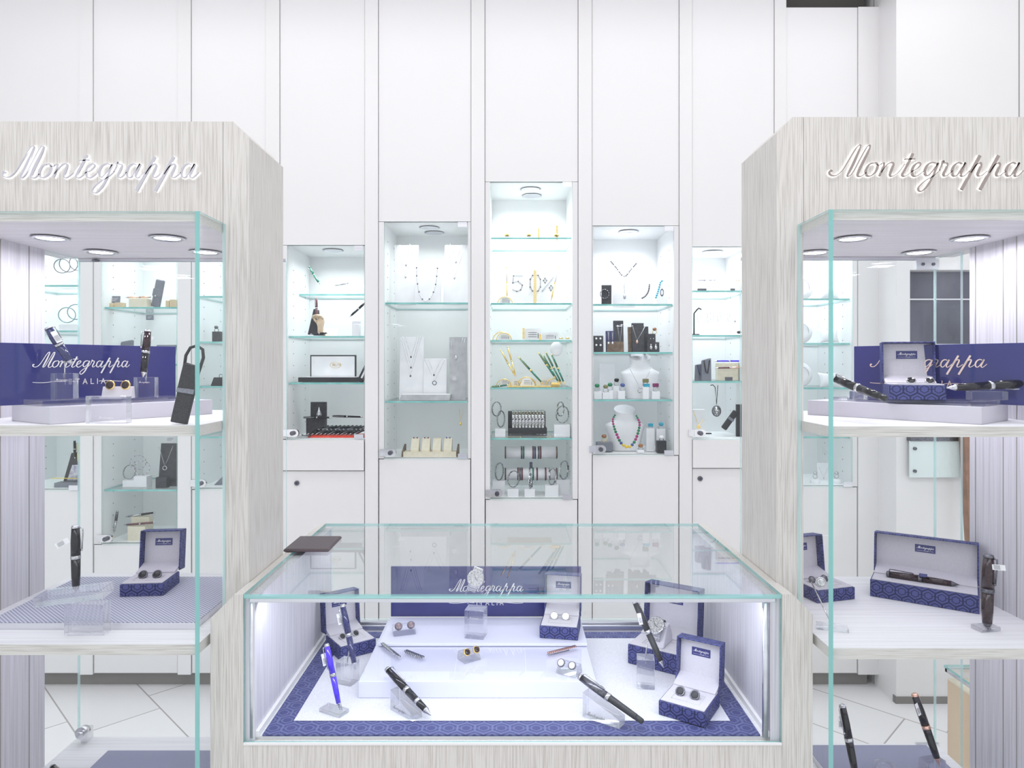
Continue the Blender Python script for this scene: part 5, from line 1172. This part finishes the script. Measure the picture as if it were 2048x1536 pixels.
for i, (px, hpx) in enumerate(((1400, 36), (1413, 46))):
    t = thing('watch_pouch', ('shorter left', 'taller right')[i] + ' blue-grey leather pouch on the third shelf beside the right post', 'pouch', P(px, 762, YW + .10 - .03*i)); hh = hpx*3.15/F
    MB().prism([(-.022, 0), (.024, 0), (.022, hh), (.010, hh*.98), (-.020, hh*.9)], 0, .018, 'y').build('body', GREYL, t, bevel=.004); MB().tube([(-.012, -.002, hh*.9), (-.004, -.004, hh*.4), (.004, -.004, hh*.32), (.014, -.002, hh*.9)], .0022, 6).build('strap', [NAVYR, BLACK][i], t)
bxs('pen_box', 'beige pen box with name strip, third shelf beside the right post', 'box', 1437, 1477, 726, 762, .14, .05, CREAM); card('name_card', 'dark name strip before the beige pen box', 'card', 1450, 1465, 754, 762, .10, STEELD, 0)
spen('blue pen lying on top of the beige pen box', (1488, 722), (1427, 722), .15, .15, .004, BLUER, BLUER); spen('copper pen lying before the beige pen box', (1488, 735), (1430, 736), .12, .12, .004, ROSE, MAROON)
t = thing('pocket_watch', 'oval dark pendant watch hanging on a black ribbon', 'pendant watch', P(1433, 822, YW + .10)); MB().tube([(-.028, 0, .118), (-.018, 0, .122), (-.006, 0, .11), (0, 0, .03), (.006, 0, .12)], .002, 6).build('ribbon', BLACK, t); MB().lathe([(-.004, .018), (-.004, .021), (.003, .021), (.004, .018)], 28, sy=1.25, M=RX(PI/2)).build('case', STEELD, t); MB().lathe([(.0042, .017), (.005, .0001)], 24, sy=1.25, M=RX(PI/2)).build('dial', CHAIN, t)
t = MB().tube([(0, .01, .122), (-.0, .01, .128)], .003, 6)
bxs('gift_bag', 'small pale bag with gold chain, bottom left beside the right post', 'bag', 1384, 1410, 819, 878, .16, .03, WPLAS); necklace('gold chain with disc draped on the small pale bag', (1387, 822), (1408, 838), (1397, 818 + 32), .12, GOLD, GOLD, .009, .0015, 'disc')
t = thing('pen_case', 'slanted black pen case at the bottom beside the right post', 'pen case', M=T(P(1448, 858, YW + .10)) @ RY(math.radians(36))); MB().box((-.014, 0, 0), (.014, .016, .10)).build('body', BLACKM, t, bevel=.005); MB().box((-.0145, -.001, .05), (.0145, .0, .062)).build('strap', GREYL, t)
bxs('pen_case', 'upright black case with white stripe at the bottom beside the right post', 'pen case', 1474, 1490, 809, 878, .10, .02, BLACKM)
t = thing('wristwatch', 'dark watch lying at the bottom left beside the right post', 'watch', P(1396, 868, YW + .05)); MB().lathe([(0, .018), (.007, .018), (.009, .014)], 20).build('case', STEELD, t); MB().box((.012, -.008, 0), (.06, .008, .005)).build('strap', BLACKM, t)
# --- cabinet i
def cushion(label, blabel, pc, spy, wpx, hpx, dy):
    Y = YW + dy; w_ = wpx*Y/F; h = hpx*Y/F; vs = []; n = 10; fs = []
    for sgn in (-1, 1):
        for i in range(n+1):
            for j in range(n+1):
                u, v = i/n*2-1, j/n*2-1; pin = 1 - .16*(1 - v*v)*abs(u)**3; pin2 = 1 - .16*(1 - u*u)*abs(v)**3
                th = max(0, (1-u*u)*(1-v*v))**.5; vs.append((u*w_/2*pin, sgn*th*w_*.2, h/2 + v*h/2*pin2))
    for s_ in range(2):
        o_ = s_*(n+1)**2
        for i in range(n):
            for j in range(n):
                f = (o_+i*(n+1)+j, o_+(i+1)*(n+1)+j, o_+(i+1)*(n+1)+j+1, o_+i*(n+1)+j+1); fs.append(f if s_ == 0 else f[::-1])
    z = SZ(spy) ; t = MB().add(vs, fs, 0, True).build('bracelet_cushion', WPLAS, M=T(PX(pc, Y), Y, z) @ RX(-.35), label=label, cat='cushion')
    MB().tube([(0, w_*.1 - .004, h*1.02), (-.002, -w_*.10, h*.85), (.001, -w_*.225, h*.5), (-.001, -w_*.12, h*.1)], .0022, 6).build('bracelet', CHAIN, M=T(PX(pc, Y), Y, z) @ RX(-.35), label=blabel, cat='bracelet')
for spy, nm in ((597, 'top'), (686, 'second'), (775, 'third')):
    cushion('white cushion on the %s shelf behind the right tower glass' % nm, 'dark bracelet round the white cushion, %s shelf behind right tower' % nm, 1660, spy, 40, 31, .07)
    Y = YW + .14; t = thing('necklace_disc', 'round white necklace plate on the %s shelf behind the right tower' % nm, 'jewellery stand', (PX(1600, Y), Y, SZ(spy)))
    R = .062 if nm == 'top' else .058; MB().lathe([(-.006, R*.9), (0, R), (.01, R*.92), (.012, R*.5)], 32, M=T(0, 0, R) @ RX(PI/2 - .15)).build('plate', WPLAS, t); MB().torus((0, -.012, R), R*.62, .0013, 30, 6).build('thin_chain', SILVER, t)
for i, px in enumerate((1630, 1673)):
    t = thing('ring_stand', ('left', 'right')[i] + ' round white ring stand in the bottom behind the right tower', 'ring stand', P(px, 973, YW + .08)); MB().lathe([(0, .022), (.02, .022), (.035, .018), (.036, .004)], 20).build('body', WPLAS, t)
    ring('silver ring on the ' + ('left', 'right')[i] + ' round white stand', px, 948, .08, SILVER, 5)
slabd('small white slab with V necklace between the round ring stands', 1636, 1658, 926, 973, .16, WPLAS); necklace('fine V necklace on the small white slab, bottom behind right tower', (1638, 934), (1656, 934), (1647, 955), .14, SILVER, SILVER, .004, .0009)
bpy.context.view_layer.update()
